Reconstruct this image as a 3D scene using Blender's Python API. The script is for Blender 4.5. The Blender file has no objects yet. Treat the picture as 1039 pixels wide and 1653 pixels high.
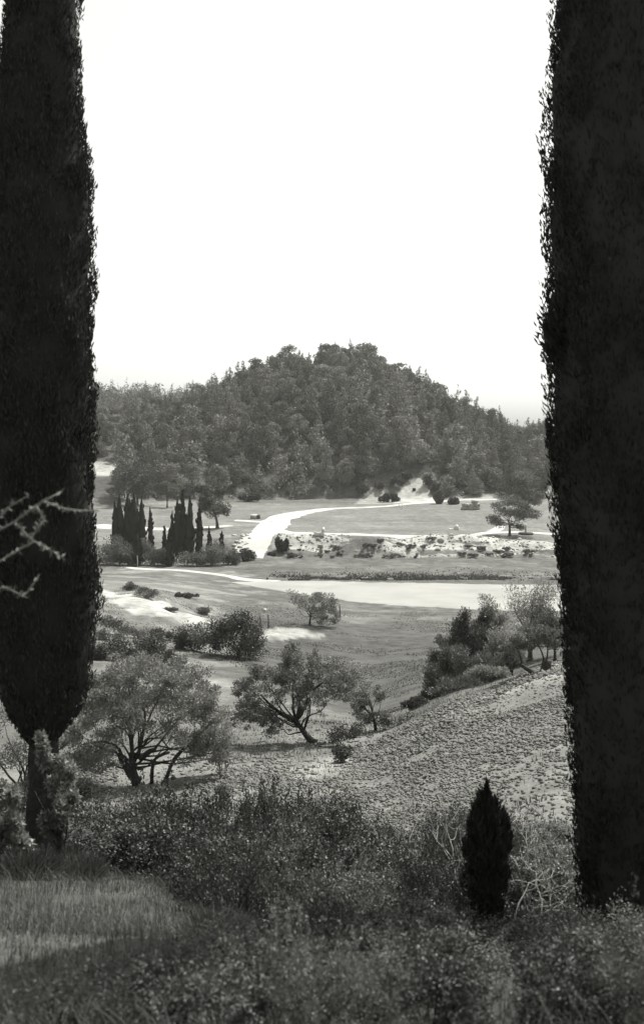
import bpy, math
import numpy as np
from math import radians, sin, cos, pi

# ------------------------------------------------------------------ camera
F, CX, HY = 1730.0, 519.5, 720.0          # focal length, optical axis and horizon of the 1039x1653 photograph
sc = bpy.context.scene
COL = sc.collection
cam_d = bpy.data.cameras.new('camera')
cam = bpy.data.objects.new('camera', cam_d)
COL.objects.link(cam)
cam.location = (0, 0, 0)                   # the eye; every height below is measured from it
cam.rotation_euler = (radians(90), 0, 0)
cam_d.sensor_fit = 'VERTICAL'
cam_d.sensor_height = 36.0
cam_d.lens = 36.0 * F / 1653.0
cam_d.shift_y = -(826.5 - HY) / 1653.0
cam_d.clip_start = 0.1
cam_d.clip_end = 20000
cam_d.dof.use_dof = True
cam_d.dof.focus_distance = 70.0
cam_d.dof.aperture_fstop = 3.8
sc.camera = cam

# ------------------------------------------------------------------ sky, sun, exposure
SUN_AZ, SUN_EL = 38.0, 58.0                # degrees to the right of the view direction, above the horizon
w = bpy.data.worlds.new('World')
sc.world = w
w.use_nodes = True
nt = w.node_tree
nt.nodes.clear()
sky = nt.nodes.new('ShaderNodeTexSky')
sky.sky_type = 'NISHITA'
sky.sun_disc = False
sky.sun_elevation = radians(SUN_EL)
sky.sun_rotation = radians(SUN_AZ)
sky.air_density = 1.2
sky.dust_density = 3.0
bw = nt.nodes.new('ShaderNodeRGBToBW')     # the photograph is black and white
tint = nt.nodes.new('ShaderNodeMix'); tint.data_type = 'RGBA'; tint.blend_type = 'MULTIPLY'
tint.inputs[0].default_value = 1.0
tint.inputs[7].default_value = (1.0, 1.0, 0.96, 1)
bg = nt.nodes.new('ShaderNodeBackground')
bg.inputs['Strength'].default_value = 0.14
out = nt.nodes.new('ShaderNodeOutputWorld')
nt.links.new(sky.outputs[0], bw.inputs[0])
nt.links.new(bw.outputs[0], tint.inputs[6])
nt.links.new(tint.outputs[2], bg.inputs['Color'])
nt.links.new(bg.outputs[0], out.inputs['Surface'])

sun_d = bpy.data.lights.new('sun', 'SUN')
sun_d.energy = 5.0
sun_d.angle = radians(0.55)
sun_d.color = (1.0, 0.99, 0.95)
sun = bpy.data.objects.new('sun', sun_d)
COL.objects.link(sun)
sun.rotation_euler = (radians(90 - SUN_EL), 0, radians(180 - SUN_AZ))
sun.location = (60, 80, 120)

sc.view_settings.view_transform = 'Standard'
sc.view_settings.look = 'None'
sc.view_settings.exposure = 0.8
sc.view_settings.gamma = 1.0
sc.view_settings.use_curve_mapping = False
sc.cycles.max_bounces = 6
sc.cycles.diffuse_bounces = 3
sc.cycles.transmission_bounces = 4
sc.cycles.transparent_max_bounces = 4
sc.cycles.use_denoising = True
sc.cycles.denoiser = 'OPENIMAGEDENOISE'
sc.cycles.denoising_prefilter = 'ACCURATE'
sc.render.film_transparent = False

# ------------------------------------------------------------------ helpers
RNG = np.random.default_rng(7)

def hash2(ix, iy, seed):
    h = (ix.astype(np.int64) * 374761393 + iy.astype(np.int64) * 668265263 + seed * 2147483647) & 0xffffffff
    h = ((h ^ (h >> 13)) * 1274126177) & 0xffffffff
    return ((h ^ (h >> 16)) & 0xffff) / 65535.0

def vnoise(x, y, seed=0):
    x = np.asarray(x, float); y = np.asarray(y, float)
    ix = np.floor(x); iy = np.floor(y)
    fx = x - ix; fy = y - iy
    fx = fx * fx * (3 - 2 * fx); fy = fy * fy * (3 - 2 * fy)
    a = hash2(ix, iy, seed); b = hash2(ix + 1, iy, seed)
    c = hash2(ix, iy + 1, seed); d = hash2(ix + 1, iy + 1, seed)
    return (a * (1 - fx) + b * fx) * (1 - fy) + (c * (1 - fx) + d * fx) * fy

def fbm(x, y, oct=4, seed=0):
    s = 0; a = .5; t = 0
    for o in range(oct):
        s = s + a * vnoise(np.asarray(x) * 2 ** o, np.asarray(y) * 2 ** o, seed + o); t += a; a *= .5
    return s / t

def sstep(a, b, x):
    t = np.clip((np.asarray(x, float) - a) / (b - a), 0, 1)
    return t * t * (3 - 2 * t)

def mesh_from(name, V, faces_list, mat, smooth=False):
    """faces_list: arrays of shape (n,k)"""
    me = bpy.data.meshes.new(name)
    V = np.ascontiguousarray(V, np.float32)
    faces_list = [np.asarray(f, np.int32) for f in faces_list if len(f)]
    nl = sum(f.size for f in faces_list); nf = sum(len(f) for f in faces_list)
    me.vertices.add(len(V)); me.vertices.foreach_set('co', V.ravel())
    me.loops.add(nl); me.polygons.add(nf)
    me.loops.foreach_set('vertex_index', np.concatenate([f.ravel() for f in faces_list]))
    sizes = np.concatenate([np.full(len(f), f.shape[1], np.int32) for f in faces_list])
    starts = np.concatenate([[0], np.cumsum(sizes)[:-1]]).astype(np.int32)
    me.polygons.foreach_set('loop_start', starts)
    if smooth:
        me.polygons.foreach_set('use_smooth', np.ones(nf, bool))
    me.update(calc_edges=True)
    me.validate()
    if mat is not None:
        me.materials.append(mat)
    return me

class MB:
    """collects vertices and faces of one mesh"""
    def __init__(s): s.V = []; s.Q = []; s.T = []; s.n = 0
    def add(s, V, Q=None, T=None):
        V = np.asarray(V, float)
        s.V.append(V)
        if Q is not None and len(Q): s.Q.append(np.asarray(Q) + s.n)
        if T is not None and len(T): s.T.append(np.asarray(T) + s.n)
        s.n += len(V)
    def tube(s, P, R, k=6, cap=True):
        P = np.asarray(P, float); R = np.asarray(R, float)
        n = len(P)
        T = np.gradient(P, axis=0); T /= np.linalg.norm(T, axis=1)[:, None] + 1e-9
        ref = np.array([0.31, 0.95, 0.05]) if abs(T[0][1]) < .8 else np.array([1., .1, 0])
        A = np.cross(T, ref); A /= np.linalg.norm(A, axis=1)[:, None] + 1e-9
        B = np.cross(T, A)
        th = np.arange(k) * 2 * pi / k
        V = (P[:, None, :] + R[:, None, None] * (np.cos(th)[None, :, None] * A[:, None, :] + np.sin(th)[None, :, None] * B[:, None, :])).reshape(-1, 3)
        i = np.arange(n - 1)[:, None] * k; j = np.arange(k)[None, :]; j2 = (j + 1) % k
        Q = np.stack([i + j, i + j2, i + k + j2, i + k + j], -1).reshape(-1, 4)
        Tt = []
        if cap:
            V = np.vstack([V, P[0], P[-1]])
            b, t = n * k, n * k + 1
            Tt = [[b, (q + 1) % k, q] for q in range(k)] + [[t, (n - 1) * k + q, (n - 1) * k + (q + 1) % k] for q in range(k)]
        s.add(V, Q, Tt)
    def box(s, lo, hi):
        x0, y0, z0 = lo; x1, y1, z1 = hi
        s.add([[x0,y0,z0],[x1,y0,z0],[x1,y1,z0],[x0,y1,z0],[x0,y0,z1],[x1,y0,z1],[x1,y1,z1],[x0,y1,z1]],
              [[0,3,2,1],[4,5,6,7],[0,1,5,4],[1,2,6,5],[2,3,7,6],[3,0,4,7]])
    def arrays(s):
        V = np.vstack(s.V)
        return V, ([np.vstack(s.Q)] if s.Q else []) + ([np.vstack(s.T)] if s.T else [])
    def mesh(s, name, mat, smooth=False):
        V, f = s.arrays()
        return mesh_from(name, V, f, mat, smooth)

def unit(v):
    return v / (np.linalg.norm(v, axis=-1, keepdims=True) + 1e-9)

def leaf_quads(rng, pos, axis, L, W, face=None, jit=.5):
    """rhombic leaves: base, side, tip, side; face: the way the leaves turn their flat side"""
    n = len(pos)
    axis = unit(axis)
    side = unit(np.cross(axis, rng.normal(size=(n, 3)) if face is None else face + rng.normal(size=(n, 3)) * jit))
    L = np.broadcast_to(L, (n,))[:, None]; W = np.broadcast_to(W, (n,))[:, None]
    V = np.stack([pos, pos + axis * L * .45 + side * W * .5, pos + axis * L, pos + axis * L * .5 - side * W * .5], 1).reshape(-1, 3)
    Q = np.arange(n * 4).reshape(n, 4)
    return V, Q

def link(name, me, parent=None):
    o = bpy.data.objects.new(name, me)
    COL.objects.link(o)
    if parent is not None: o.parent = parent
    return o

def tag(o, label=None, cat=None, group=None, kind=None):
    if label: o['label'] = label
    if cat: o['category'] = cat
    if group: o['group'] = group
    if kind: o['kind'] = kind
    return o

def thing(name, loc, label, cat, group=None, rz=0, s=1.0):
    o = bpy.data.objects.new(name, None)
    o.empty_display_size = 0.3
    COL.objects.link(o)
    o.location = loc; o.rotation_euler = (0, 0, rz)
    o.scale = (s, s, s) if np.isscalar(s) else s
    return tag(o, label, cat, group)

# ------------------------------------------------------------------ materials (neutral greys: the photograph is monochrome)
def grey(v): return (v, v * .995, v * .93, 1)

def new_mat(name):
    m = bpy.data.materials.new(name); m.use_nodes = True
    n = m.node_tree; n.nodes.clear()
    o = n.nodes.new('ShaderNodeOutputMaterial')
    return m, n, o

def ramp(n, fac, stops):
    r = n.nodes.new('ShaderNodeValToRGB')
    els = r.color_ramp.elements
    els[0].position, els[0].color = stops[0][0], grey(stops[0][1])
    els[1].position, els[1].color = stops[-1][0], grey(stops[-1][1])
    for p, v in stops[1:-1]:
        e = els.new(p); e.color = grey(v)
    n.links.new(fac, r.inputs[0])
    return r.outputs[0]

def noise_tex(n, scale, detail=4, rough=.6, vec=None):
    t = n.nodes.new('ShaderNodeTexNoise')
    t.inputs['Scale'].default_value = scale; t.inputs['Detail'].default_value = detail
    t.inputs['Roughness'].default_value = rough
    if vec is not None: n.links.new(vec, t.inputs['Vector'])
    return t.outputs[0]

def math_node(n, op, a, b):
    m = n.nodes.new('ShaderNodeMath'); m.operation = op
    for i, v in enumerate((a, b)):
        if isinstance(v, (int, float)): m.inputs[i].default_value = v
        else: n.links.new(v, m.inputs[i])
    return m.outputs[0]

def leaf_mat(name, lo, hi, trans=.25, rough=.6, spec=.25, per_plant=.3):
    """leaf colour differs from leaf to leaf and from plant to plant"""
    m, n, o = new_mat(name)
    geo = n.nodes.new('ShaderNodeNewGeometry'); oi = n.nodes.new('ShaderNodeObjectInfo')
    f = math_node(n, 'ADD', math_node(n, 'MULTIPLY', geo.outputs['Random Per Island'], 1 - per_plant), math_node(n, 'MULTIPLY', oi.outputs['Random'], per_plant))
    c = ramp(n, f, [(0, lo), (.6, (lo + hi) / 2), (1, hi)])
    p = n.nodes.new('ShaderNodeBsdfPrincipled')
    p.inputs['Roughness'].default_value = rough
    p.inputs['Specular IOR Level'].default_value = spec
    n.links.new(c, p.inputs['Base Color'])
    t = n.nodes.new('ShaderNodeBsdfTranslucent'); n.links.new(c, t.inputs['Color'])
    x = n.nodes.new('ShaderNodeMixShader'); x.inputs[0].default_value = trans
    n.links.new(p.outputs[0], x.inputs[1]); n.links.new(t.outputs[0], x.inputs[2])
    n.links.new(x.outputs[0], o.inputs['Surface'])
    return m

def rough_mat(name, lo, hi, scale, bump=.3, bscale=None, rough=.9, dist=.05):
    m, n, o = new_mat(name)
    tc = n.nodes.new('ShaderNodeTexCoord')
    drift = noise_tex(n, scale * .06, 3, .5, tc.outputs['Object'])
    c = ramp(n, math_node(n, 'ADD', math_node(n, 'MULTIPLY', noise_tex(n, scale, 5, .65, tc.outputs['Object']), .6), math_node(n, 'MULTIPLY', drift, .4)), [(.36, lo), (.64, hi)])
    p = n.nodes.new('ShaderNodeBsdfPrincipled')
    p.inputs['Roughness'].default_value = rough
    p.inputs['Specular IOR Level'].default_value = .15
    n.links.new(c, p.inputs['Base Color'])
    b = n.nodes.new('ShaderNodeBump'); b.inputs['Strength'].default_value = bump; b.inputs['Distance'].default_value = dist
    n.links.new(noise_tex(n, bscale or scale * 3, 5, .7, tc.outputs['Object']), b.inputs['Height'])
    n.links.new(b.outputs[0], p.inputs['Normal'])
    n.links.new(p.outputs[0], o.inputs['Surface'])
    return m

M = {}
M['cypress'] = leaf_mat('cypress foliage', .02, .06, .08, .8, .08)
M['pine'] = leaf_mat('pine needles', .05, .23, .10, .8, .06, .65)
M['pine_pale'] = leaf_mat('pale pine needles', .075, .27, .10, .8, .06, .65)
M['olive'] = leaf_mat('olive leaves', .10, .27, .32, .5)
M['olive_dark'] = leaf_mat('darker olive leaves', .06, .18, .28, .5)  # olives whose leaves are deeper in tone than the pale olive
M['cypress_far'] = leaf_mat('riverside cypress foliage', .012, .03, .05, .8, .05)
M['evergreen'] = leaf_mat('dark evergreen leaves', .035, .085, .18, .5)
M['shrub'] = leaf_mat('scrub leaves', .02, .07, .22, .5, .28, .5)
M['shrub_pale'] = leaf_mat('grey scrub leaves', .055, .16, .25, .5, .25, .5)
M['grass'] = leaf_mat('grass blades', .03, .09, .3)
M['meadow'] = leaf_mat('meadow tufts', .05, .14, .3)
M['reed'] = leaf_mat('bank reeds', .04, .09, .25)
M['bark'] = rough_mat('bark', .03, .10, 7, 1.0, 22, dist=.08)
M['bark_far'] = rough_mat('pine bark', .05, .10, 2, .3, 6)
M['deadwood'] = rough_mat('bleached dead wood', .24, .4, 12, .4, 40, dist=.01)
M['dry_stalk'] = rough_mat('dry thistle stalk', .13, .24, 12, .4, 40, dist=.01)
M['clod'] = rough_mat('turned soil', .07, .185, 3.5, .5, 18)
M['stone'] = rough_mat('pale stone', .24, .38, 2.0, .5, 8)
M['plaster'] = rough_mat('white stone', .5, .66, 1.5, .2, 6)
M['darkwood'] = rough_mat('weathered boards', .05, .1, 5, .4, 20)
M['road'] = rough_mat('white gravel road', .27, .44, .22, .3, 2.5, dist=.08)
M['riverbed'] = rough_mat('dry pale riverbed', .18, .27, .09, .3, 1.6, dist=.08)

# ------------------------------------------------------------------ terrain
# ground levels along eight lines of sight: (distance, photograph row)
TAB = {
 -250: [(3,1700),(5,1500),(8,1420),(10,1380),(13,1375),(16,1385),(22,1370),(30,1320),(38,1260),(50,1170),(65,1100),(85,1030),(100,985),(120,945),(150,925),(190,918),(215,908),(235,885),(260,855),(300,832),(340,812),(370,795)],
 60:   [(3,1700),(5,1510),(8,1432),(10,1395),(13,1392),(16,1400),(22,1390),(30,1340),(38,1280),(50,1190),(65,1120),(85,1050),(100,1000),(120,960),(150,935),(190,925),(215,910),(235,885),(260,855),(300,832),(340,812),(370,795)],
 225:  [(3,1700),(5,1515),(8,1445),(10,1420),(13,1425),(16,1420),(22,1395),(30,1325),(38,1265),(50,1180),(65,1115),(85,1065),(100,1020),(120,975),(150,945),(190,930),(215,910),(235,885),(260,855),(300,830),(340,810),(370,795)],
 400:  [(3,1700),(5,1540),(8,1500),(10,1480),(13,1460),(16,1430),(22,1390),(30,1310),(38,1250),(48,1200),(56,1165),(65,1130),(90,1065),(112,1030),(130,1000),(150,972),(182,943),(190,936),(225,903),(232,890),(240,868),(290,838),(340,815),(370,803)],
 600:  [(3,1700),(5,1570),(8,1520),(10,1490),(13,1460),(16,1430),(22,1370),(30,1300),(38,1245),(48,1195),(53,1178),(60,1165),(75,1140),(100,1075),(130,1015),(156,980),(185,940),(190,935),(225,903),(229,897),(237,868),(290,838),(340,816),(370,803)],
 750:  [(3,1700),(5,1570),(8,1530),(10,1500),(13,1450),(16,1400),(22,1330),(30,1240),(38,1180),(46,1130),(52,1112),(58,1115),(70,1110),(90,1065),(110,1040),(130,1015),(154,983),(181,944),(190,935),(225,903),(229,897),(237,870),(290,838),(340,810),(370,800)],
 900:  [(3,1700),(5,1570),(8,1530),(10,1490),(13,1430),(16,1380),(22,1290),(30,1200),(38,1130),(46,1090),(54,1068),(60,1075),(70,1070),(90,1040),(110,1030),(130,1010),(154,983),(181,944),(190,936),(225,905),(232,898),(242,872),(290,842),(340,812),(370,800)],
 1250: [(3,1700),(5,1560),(8,1510),(10,1460),(13,1390),(16,1340),(22,1250),(30,1160),(38,1100),(46,1060),(54,1045),(60,1050),(70,1045),(90,1030),(110,1020),(130,1005),(154,983),(181,944),(190,936),(225,905),(232,898),(242,872),(290,842),(340,812),(370,800)],
}
# crest of the wooded hill: (photograph column, ground height)
CREST = np.array([(-300,6),(60,9),(150,9.5),(250,11),(300,14.5),(360,21),(400,25),(450,30),(500,32.5),(545,36.5),(590,34),(640,27.5),(690,21),(720,15),(760,10),(800,5.5),(850,1.5),(900,-1),(1200,-6)], float)

th_f = np.radians(np.arange(-22, 22.001, 0.13))
th_c = np.radians(np.arange(27, 333.1, 6.0))
TH = np.concatenate([th_f, th_c])
RR = np.concatenate([np.array([.25, .6, 1.0, 1.5, 2.0, 2.5]), np.exp(np.concatenate([np.arange(math.log(3.0), math.log(140), 0.0165), np.arange(math.log(140), math.log(225), .0085), np.arange(math.log(225), math.log(243), .0025), np.arange(math.log(243), math.log(354), .0085), np.arange(math.log(354), math.log(400), .0025), np.arange(math.log(400), math.log(480), .0085), np.arange(math.log(480), math.log(9000), .025)]))])

def raw_ground(theta, r):
    tw = (theta + pi) % (2 * pi) - pi
    a = np.clip(np.abs(tw), 0, radians(28))
    D = r * np.cos(a)
    px = CX + F * np.tan(np.sign(tw) * a)
    lnd = np.log(np.maximum(D, .2))
    keys = sorted(TAB)
    Zc = []
    for k in keys:
        pts = TAB[k]
        ds = [.2, 1.5] + [p[0] for p in pts] + [9000]
        zs = [-1.6, -1.62] + [-(p[1] - HY) / F * p[0] for p in pts] + [-(pts[-1][1] - HY) / F * pts[-1][0]]
        Zc.append(np.interp(lnd, np.log(ds), zs))
    Zc = np.array(Zc)
    kk = np.array(keys, float)
    p = np.clip(px, kk[0], kk[-1] - 1e-3)
    i = np.clip(np.searchsorted(kk, p, side='right') - 1, 0, len(kk) - 2)
    t = (p - kk[i]) / (kk[i + 1] - kk[i]); t = t * t * (3 - 2 * t) * .5 + t * .5
    idx = np.indices(p.shape)
    z = Zc[(i, *idx)] * (1 - t) + Zc[(i + 1, *idx)] * t
    # the hill
    cr = np.interp(px, CREST[:, 0], CREST[:, 1])
    toe = np.interp(px, [60, 200, 330, 430, 560, 700, 800, 900], [318, 328, 352, 366, 366, 362, 356, 350])
    u = np.clip((D - toe) / (472 - toe), 0, 1)
    f = np.sin(u * pi / 2)
    back = sstep(480, 640, D)
    base = -17.5
    z = np.where(D > toe, np.maximum(z, base) * (1 - f) + cr * f - back * (cr - base) * .9, z)
    # far ridge
    ridge = np.interp(px, [-400, 100, 200, 300, 420, 700, 1400], [37, 34, 32, 30, 18, -4, -14])
    z = z + sstep(560, 760, D) * (ridge + 17) * (1 - .55 * sstep(900, 2200, D))
    return z, px, D

TT, RG = np.meshgrid(TH, RR)
Z0, PXG, DG = raw_ground(TT, RG)
# soften the creases of the table a little
for _ in range(2):
    Zs = Z0.copy(); Zs[1:-1] = (Z0[:-2] + 2 * Z0[1:-1] + Z0[2:]) / 4
    Z0 = Zs
XG = RG * np.sin(TT); YG = RG * np.cos(TT)
rowg = HY - F * Z0 / np.maximum(DG, .1)
bankn = fbm(XG / 9, YG / 9, 3, 5) - .5
Z0 += np.where(DG < 150, (fbm(XG / 2.2, YG / 2.2, 3, 11) - .5) * .22 * sstep(3, 12, DG), 0)
Z0 += (fbm(XG / 14, YG / 14, 3, 21) - .5) * .7 * sstep(60, 100, DG) * (1 - sstep(145, 153, DG) * (1 - sstep(183, 190, DG)))
onbank = sstep(226, 230, DG) * (1 - sstep(238, 243, DG)) * sstep(430, 450, PXG)
Z0 += onbank * bankn * 3.2
leftbank = sstep(95, 110, DG) * (1 - sstep(135, 150, DG)) * (1 - sstep(330, 430, PXG))
Z0 += leftbank * (fbm(XG / 4, YG / 9, 3, 31) - .5) * 1.8
NR, NC = Z0.shape

def ground(x, y):
    """height of the terrain mesh at (x, y)"""
    x = np.asarray(x, float); y = np.asarray(y, float)
    r = np.clip(np.hypot(x, y), RR[0], RR[-1] * .999); th = np.arctan2(x, y)
    thp = np.where(th < TH[0] - 1e-9, th + 2 * pi, th)
    ri = np.clip(np.searchsorted(RR, r, side='right') - 1, 0, NR - 2)
    ci = np.clip(np.searchsorted(TH, thp, side='right') - 1, 0, NC - 2)
    fr = (r - RR[ri]) / (RR[ri + 1] - RR[ri]); fc = np.clip((thp - TH[ci]) / (TH[ci + 1] - TH[ci]), 0, 1)
    return (Z0[ri, ci] * (1 - fc) + Z0[ri, ci + 1] * fc) * (1 - fr) + (Z0[ri + 1, ci] * (1 - fc) + Z0[ri + 1, ci + 1] * fc) * fr

def at(px, d, dz=0.0):
    """the spot on the ground seen in photograph column px at distance d"""
    x = (px - CX) / F * d
    return (float(x), float(d), float(ground(x, d)) + dz)

def find_d(px, row, lo, hi):
    ds = np.linspace(lo, hi, 1500)
    x = (px - CX) / F * ds
    rr = HY - F * ground(x, ds) / ds
    return float(ds[np.argmin(np.abs(rr - row))])

def lookup(arr, x, y):
    r = np.hypot(x, y); th = np.arctan2(x, y)
    return arr[np.clip(np.searchsorted(RR, r), 0, NR - 1), np.clip(np.searchsorted(TH, th), 0, NC - 1)]

# what the ground is made of
row0 = HY - F * Z0 / np.maximum(DG, .1)
wob = (fbm(XG / 5, YG / 5, 3, 41) - .5)
edge_row = np.interp(PXG, [-300, 300, 380, 480, 560, 640, 690, 800, 900, 1300], [1215, 1215, 1222, 1236, 1216, 1188, 1160, 1108, 1062, 1020])
soil = sstep(-9, 5, row0 - edge_row + wob * 26) * (1 - sstep(0, 1, (21 < DG) * 0 + (DG > 62))) * sstep(15, 21, DG)
soil2 = sstep(42, 47, DG) * (1 - sstep(50, 56, DG)) * sstep(360, 420, PXG) * (1 - sstep(640, 690, PXG)) * sstep(-.14, .02, wob) * .75
patch = np.exp(-(((PXG - 345) / 38) ** 2 + ((row0 - 1118) / 24) ** 2) * 1.2) * (DG > 50)
soil = np.clip(np.maximum(np.maximum(soil, soil2), patch * 1.2), 0, 1)
pale = onbank * sstep(.50, .55, fbm(XG / 8, YG / 2.5, 4, 51) + .10 * sstep(560, 640, PXG) + .12 * sstep(231.5, 234, DG) - .08 * sstep(885, 900, row0))
lb_row = np.interp(PXG, [40, 160, 200, 250, 300, 345, 430, 500], [925, 954, 970, 987, 999, 1007, 1030, 1026])
lbw = np.interp(PXG, [40, 160, 200, 250, 300, 345, 440, 520], [4, 5, 9, 14, 11, 6, 5, 3])
lb = (1 - sstep(.6, 1.15, np.abs(row0 - lb_row) / lbw + wob * 2.0 + (fbm(XG / 1.5, YG / 5, 3, 43) - .5) * 2.2)) * (DG > 80) * (DG < 150) * (PXG < 525)
sandp = sstep(.35, .55, np.exp(-(((PXG - 465) / 40) ** 2 + ((row0 - 1022) / 9) ** 2)) + wob * .5) * (DG > 80) * (DG < 150)
pale = np.maximum(pale, sandp * .8)
pale = np.maximum(pale, lb * np.clip(.85 + (fbm(XG / 1.2, YG / 6, 3, 83) - .5) * 2.4, 0.1, 1))
fw = fbm(XG / 3.5, YG / 3.5, 4, 47) - .5
def wedge(pl, pr_, apex_px, top, bot):
    t_ = np.clip((row0 - top) / (bot - top), 0, 1)
    l_ = apex_px + (pl - apex_px) * t_ ** .8; r_ = apex_px + 8 + (pr_ - apex_px - 8) * t_ ** .7
    return np.minimum(np.minimum((PXG - l_) / 10, (r_ - PXG) / 10), np.minimum((row0 - top) / 8, (bot - row0) / 4))
scarp = np.where((wedge(632, 706, 664, 769, 817) + fw * .7 > 0) & (DG > 345), 1.0, 0.0)
scarp = np.maximum(scarp, np.where((wedge(572, 634, 604, 786, 815) + fw * .9 > 0) & (DG > 345), .62, 0.0))
scarp = np.maximum(scarp, .8 * np.exp(-((row0 - 803) / 5) ** 2) * (PXG > 720) * (PXG < 830) * (DG > 330))
scarp = np.maximum(scarp, .8 * np.exp(-(((PXG - 880) / 12) ** 2 + ((row0 - 790) / 18) ** 2)) * (DG > 330))
pale = np.clip(np.maximum(pale, scarp * np.clip(.95 + fw * .8, 0, 1)), 0, 1)
farfield = sstep(.3, .6, np.exp(-(((PXG - 165) / 40) ** 2 + ((row0 - 757) / 13) ** 2))) * (DG > 300)
pale = np.maximum(pale, farfield * .8)
edge_pale = sstep(0, 6, row0 - edge_row) * (1 - sstep(12, 38, row0 - edge_row + wob * 20)) * sstep(440, 520, PXG) * (DG < 62) * (DG > 21)
pale = np.maximum(pale, edge_pale * np.clip(.32 + fw * .8, 0, 1))
worn = sstep(.05, .16, fw + (fbm(XG / 16, YG / 6, 3, 87) - .5) * .5) * (DG > 56) * (DG < 345) * (1 - sstep(66, 74, DG) * (1 - sstep(120, 140, DG)) * sstep(340, 430, PXG))
pale = np.maximum(pale, worn * np.where((PXG < 430) & (DG < 205), .30, .14))
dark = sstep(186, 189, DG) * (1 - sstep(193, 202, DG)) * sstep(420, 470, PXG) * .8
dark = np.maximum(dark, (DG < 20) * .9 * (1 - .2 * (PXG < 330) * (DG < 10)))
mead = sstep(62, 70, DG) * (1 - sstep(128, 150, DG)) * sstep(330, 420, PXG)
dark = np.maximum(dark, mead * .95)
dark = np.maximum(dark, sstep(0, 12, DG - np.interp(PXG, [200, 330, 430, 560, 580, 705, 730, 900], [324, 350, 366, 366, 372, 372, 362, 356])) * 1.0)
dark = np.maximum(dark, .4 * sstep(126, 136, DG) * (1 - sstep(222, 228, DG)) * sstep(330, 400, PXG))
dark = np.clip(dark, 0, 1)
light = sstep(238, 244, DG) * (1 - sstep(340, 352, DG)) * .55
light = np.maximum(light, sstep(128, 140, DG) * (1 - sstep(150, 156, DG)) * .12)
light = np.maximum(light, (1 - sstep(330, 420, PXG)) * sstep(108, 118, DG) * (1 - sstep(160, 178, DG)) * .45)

Vg = np.concatenate([np.stack([XG, YG, Z0], -1).reshape(-1, 3), [[0, 0, -1.6]]])
I, J = np.meshgrid(np.arange(NR - 1), np.arange(NC), indexing='ij')
J2 = (J + 1) % NC
Qg = np.stack([I * NC + J, I * NC + J2, (I + 1) * NC + J2, (I + 1) * NC + J], -1).reshape(-1, 4)[:, ::-1]
jj = np.arange(NC)
Tg = np.stack([np.full(NC, NR * NC), jj, (jj + 1) % NC], -1)[:, ::-1]

def ground_mat():
    m, n, o = new_mat('hill country ground')
    tc = n.nodes.new('ShaderNodeTexCoord'); v = tc.outputs['Object']
    def attr(nm):
        a = n.nodes.new('ShaderNodeAttribute'); a.attribute_name = nm; return a.outputs['Fac']
    big = noise_tex(n, .05, 6, .62, v); mid = noise_tex(n, .6, 5, .65, v); fine = noise_tex(n, 5.0, 4, .7, v)
    mp = n.nodes.new('ShaderNodeMapping'); mp.inputs['Scale'].default_value = (.035, .22, .22)   # strips of mown and grazed grass
    n.links.new(v, mp.inputs['Vector'])
    strips = noise_tex(n, 1.0, 4, .6, mp.outputs[0])
    big = math_node(n, 'ADD', math_node(n, 'MULTIPLY', big, .55), math_node(n, 'MULTIPLY', strips, .45))
    f = math_node(n, 'ADD', math_node(n, 'MULTIPLY', big, .38), math_node(n, 'ADD', math_node(n, 'MULTIPLY', mid, .37), math_node(n, 'MULTIPLY', fine, .25)))
    c = ramp(n, f, [(.41, .05), (.5, .09), (.59, .14)])
    def mix(fac, a, b):
        x = n.nodes.new('ShaderNodeMix'); x.data_type = 'RGBA'
        n.links.new(fac, x.inputs[0]); n.links.new(a, x.inputs[6]); n.links.new(b, x.inputs[7])
        return x.outputs[2]
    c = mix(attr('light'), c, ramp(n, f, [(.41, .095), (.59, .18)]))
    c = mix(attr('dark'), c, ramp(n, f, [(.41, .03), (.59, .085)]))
    c = mix(attr('soil'), c, ramp(n, math_node(n, 'ADD', math_node(n, 'MULTIPLY', mid, .5), math_node(n, 'MULTIPLY', fine, .5)), [(.36, .07), (.64, .175)]))
    c = mix(attr('pale'), c, ramp(n, f, [(.40, .16), (.5, .30), (.6, .42)]))
    p = n.nodes.new('ShaderNodeBsdfPrincipled')
    p.inputs['Roughness'].default_value = .95; p.inputs['Specular IOR Level'].default_value = .1
    n.links.new(c, p.inputs['Base Color'])
    b = n.nodes.new('ShaderNodeBump'); b.inputs['Strength'].default_value = .7; b.inputs['Distance'].default_value = .25
    n.links.new(math_node(n, 'ADD', mid, math_node(n, 'MULTIPLY', fine, .35)), b.inputs['Height'])
    n.links.new(b.outputs[0], p.inputs['Normal'])
    n.links.new(p.outputs[0], o.inputs['Surface'])
    return m

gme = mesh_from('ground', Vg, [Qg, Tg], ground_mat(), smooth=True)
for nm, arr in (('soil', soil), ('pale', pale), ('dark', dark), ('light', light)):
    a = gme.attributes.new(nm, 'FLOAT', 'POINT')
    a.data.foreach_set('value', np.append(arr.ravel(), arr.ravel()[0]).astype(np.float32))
tag(link('ground', gme), kind='structure')

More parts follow.
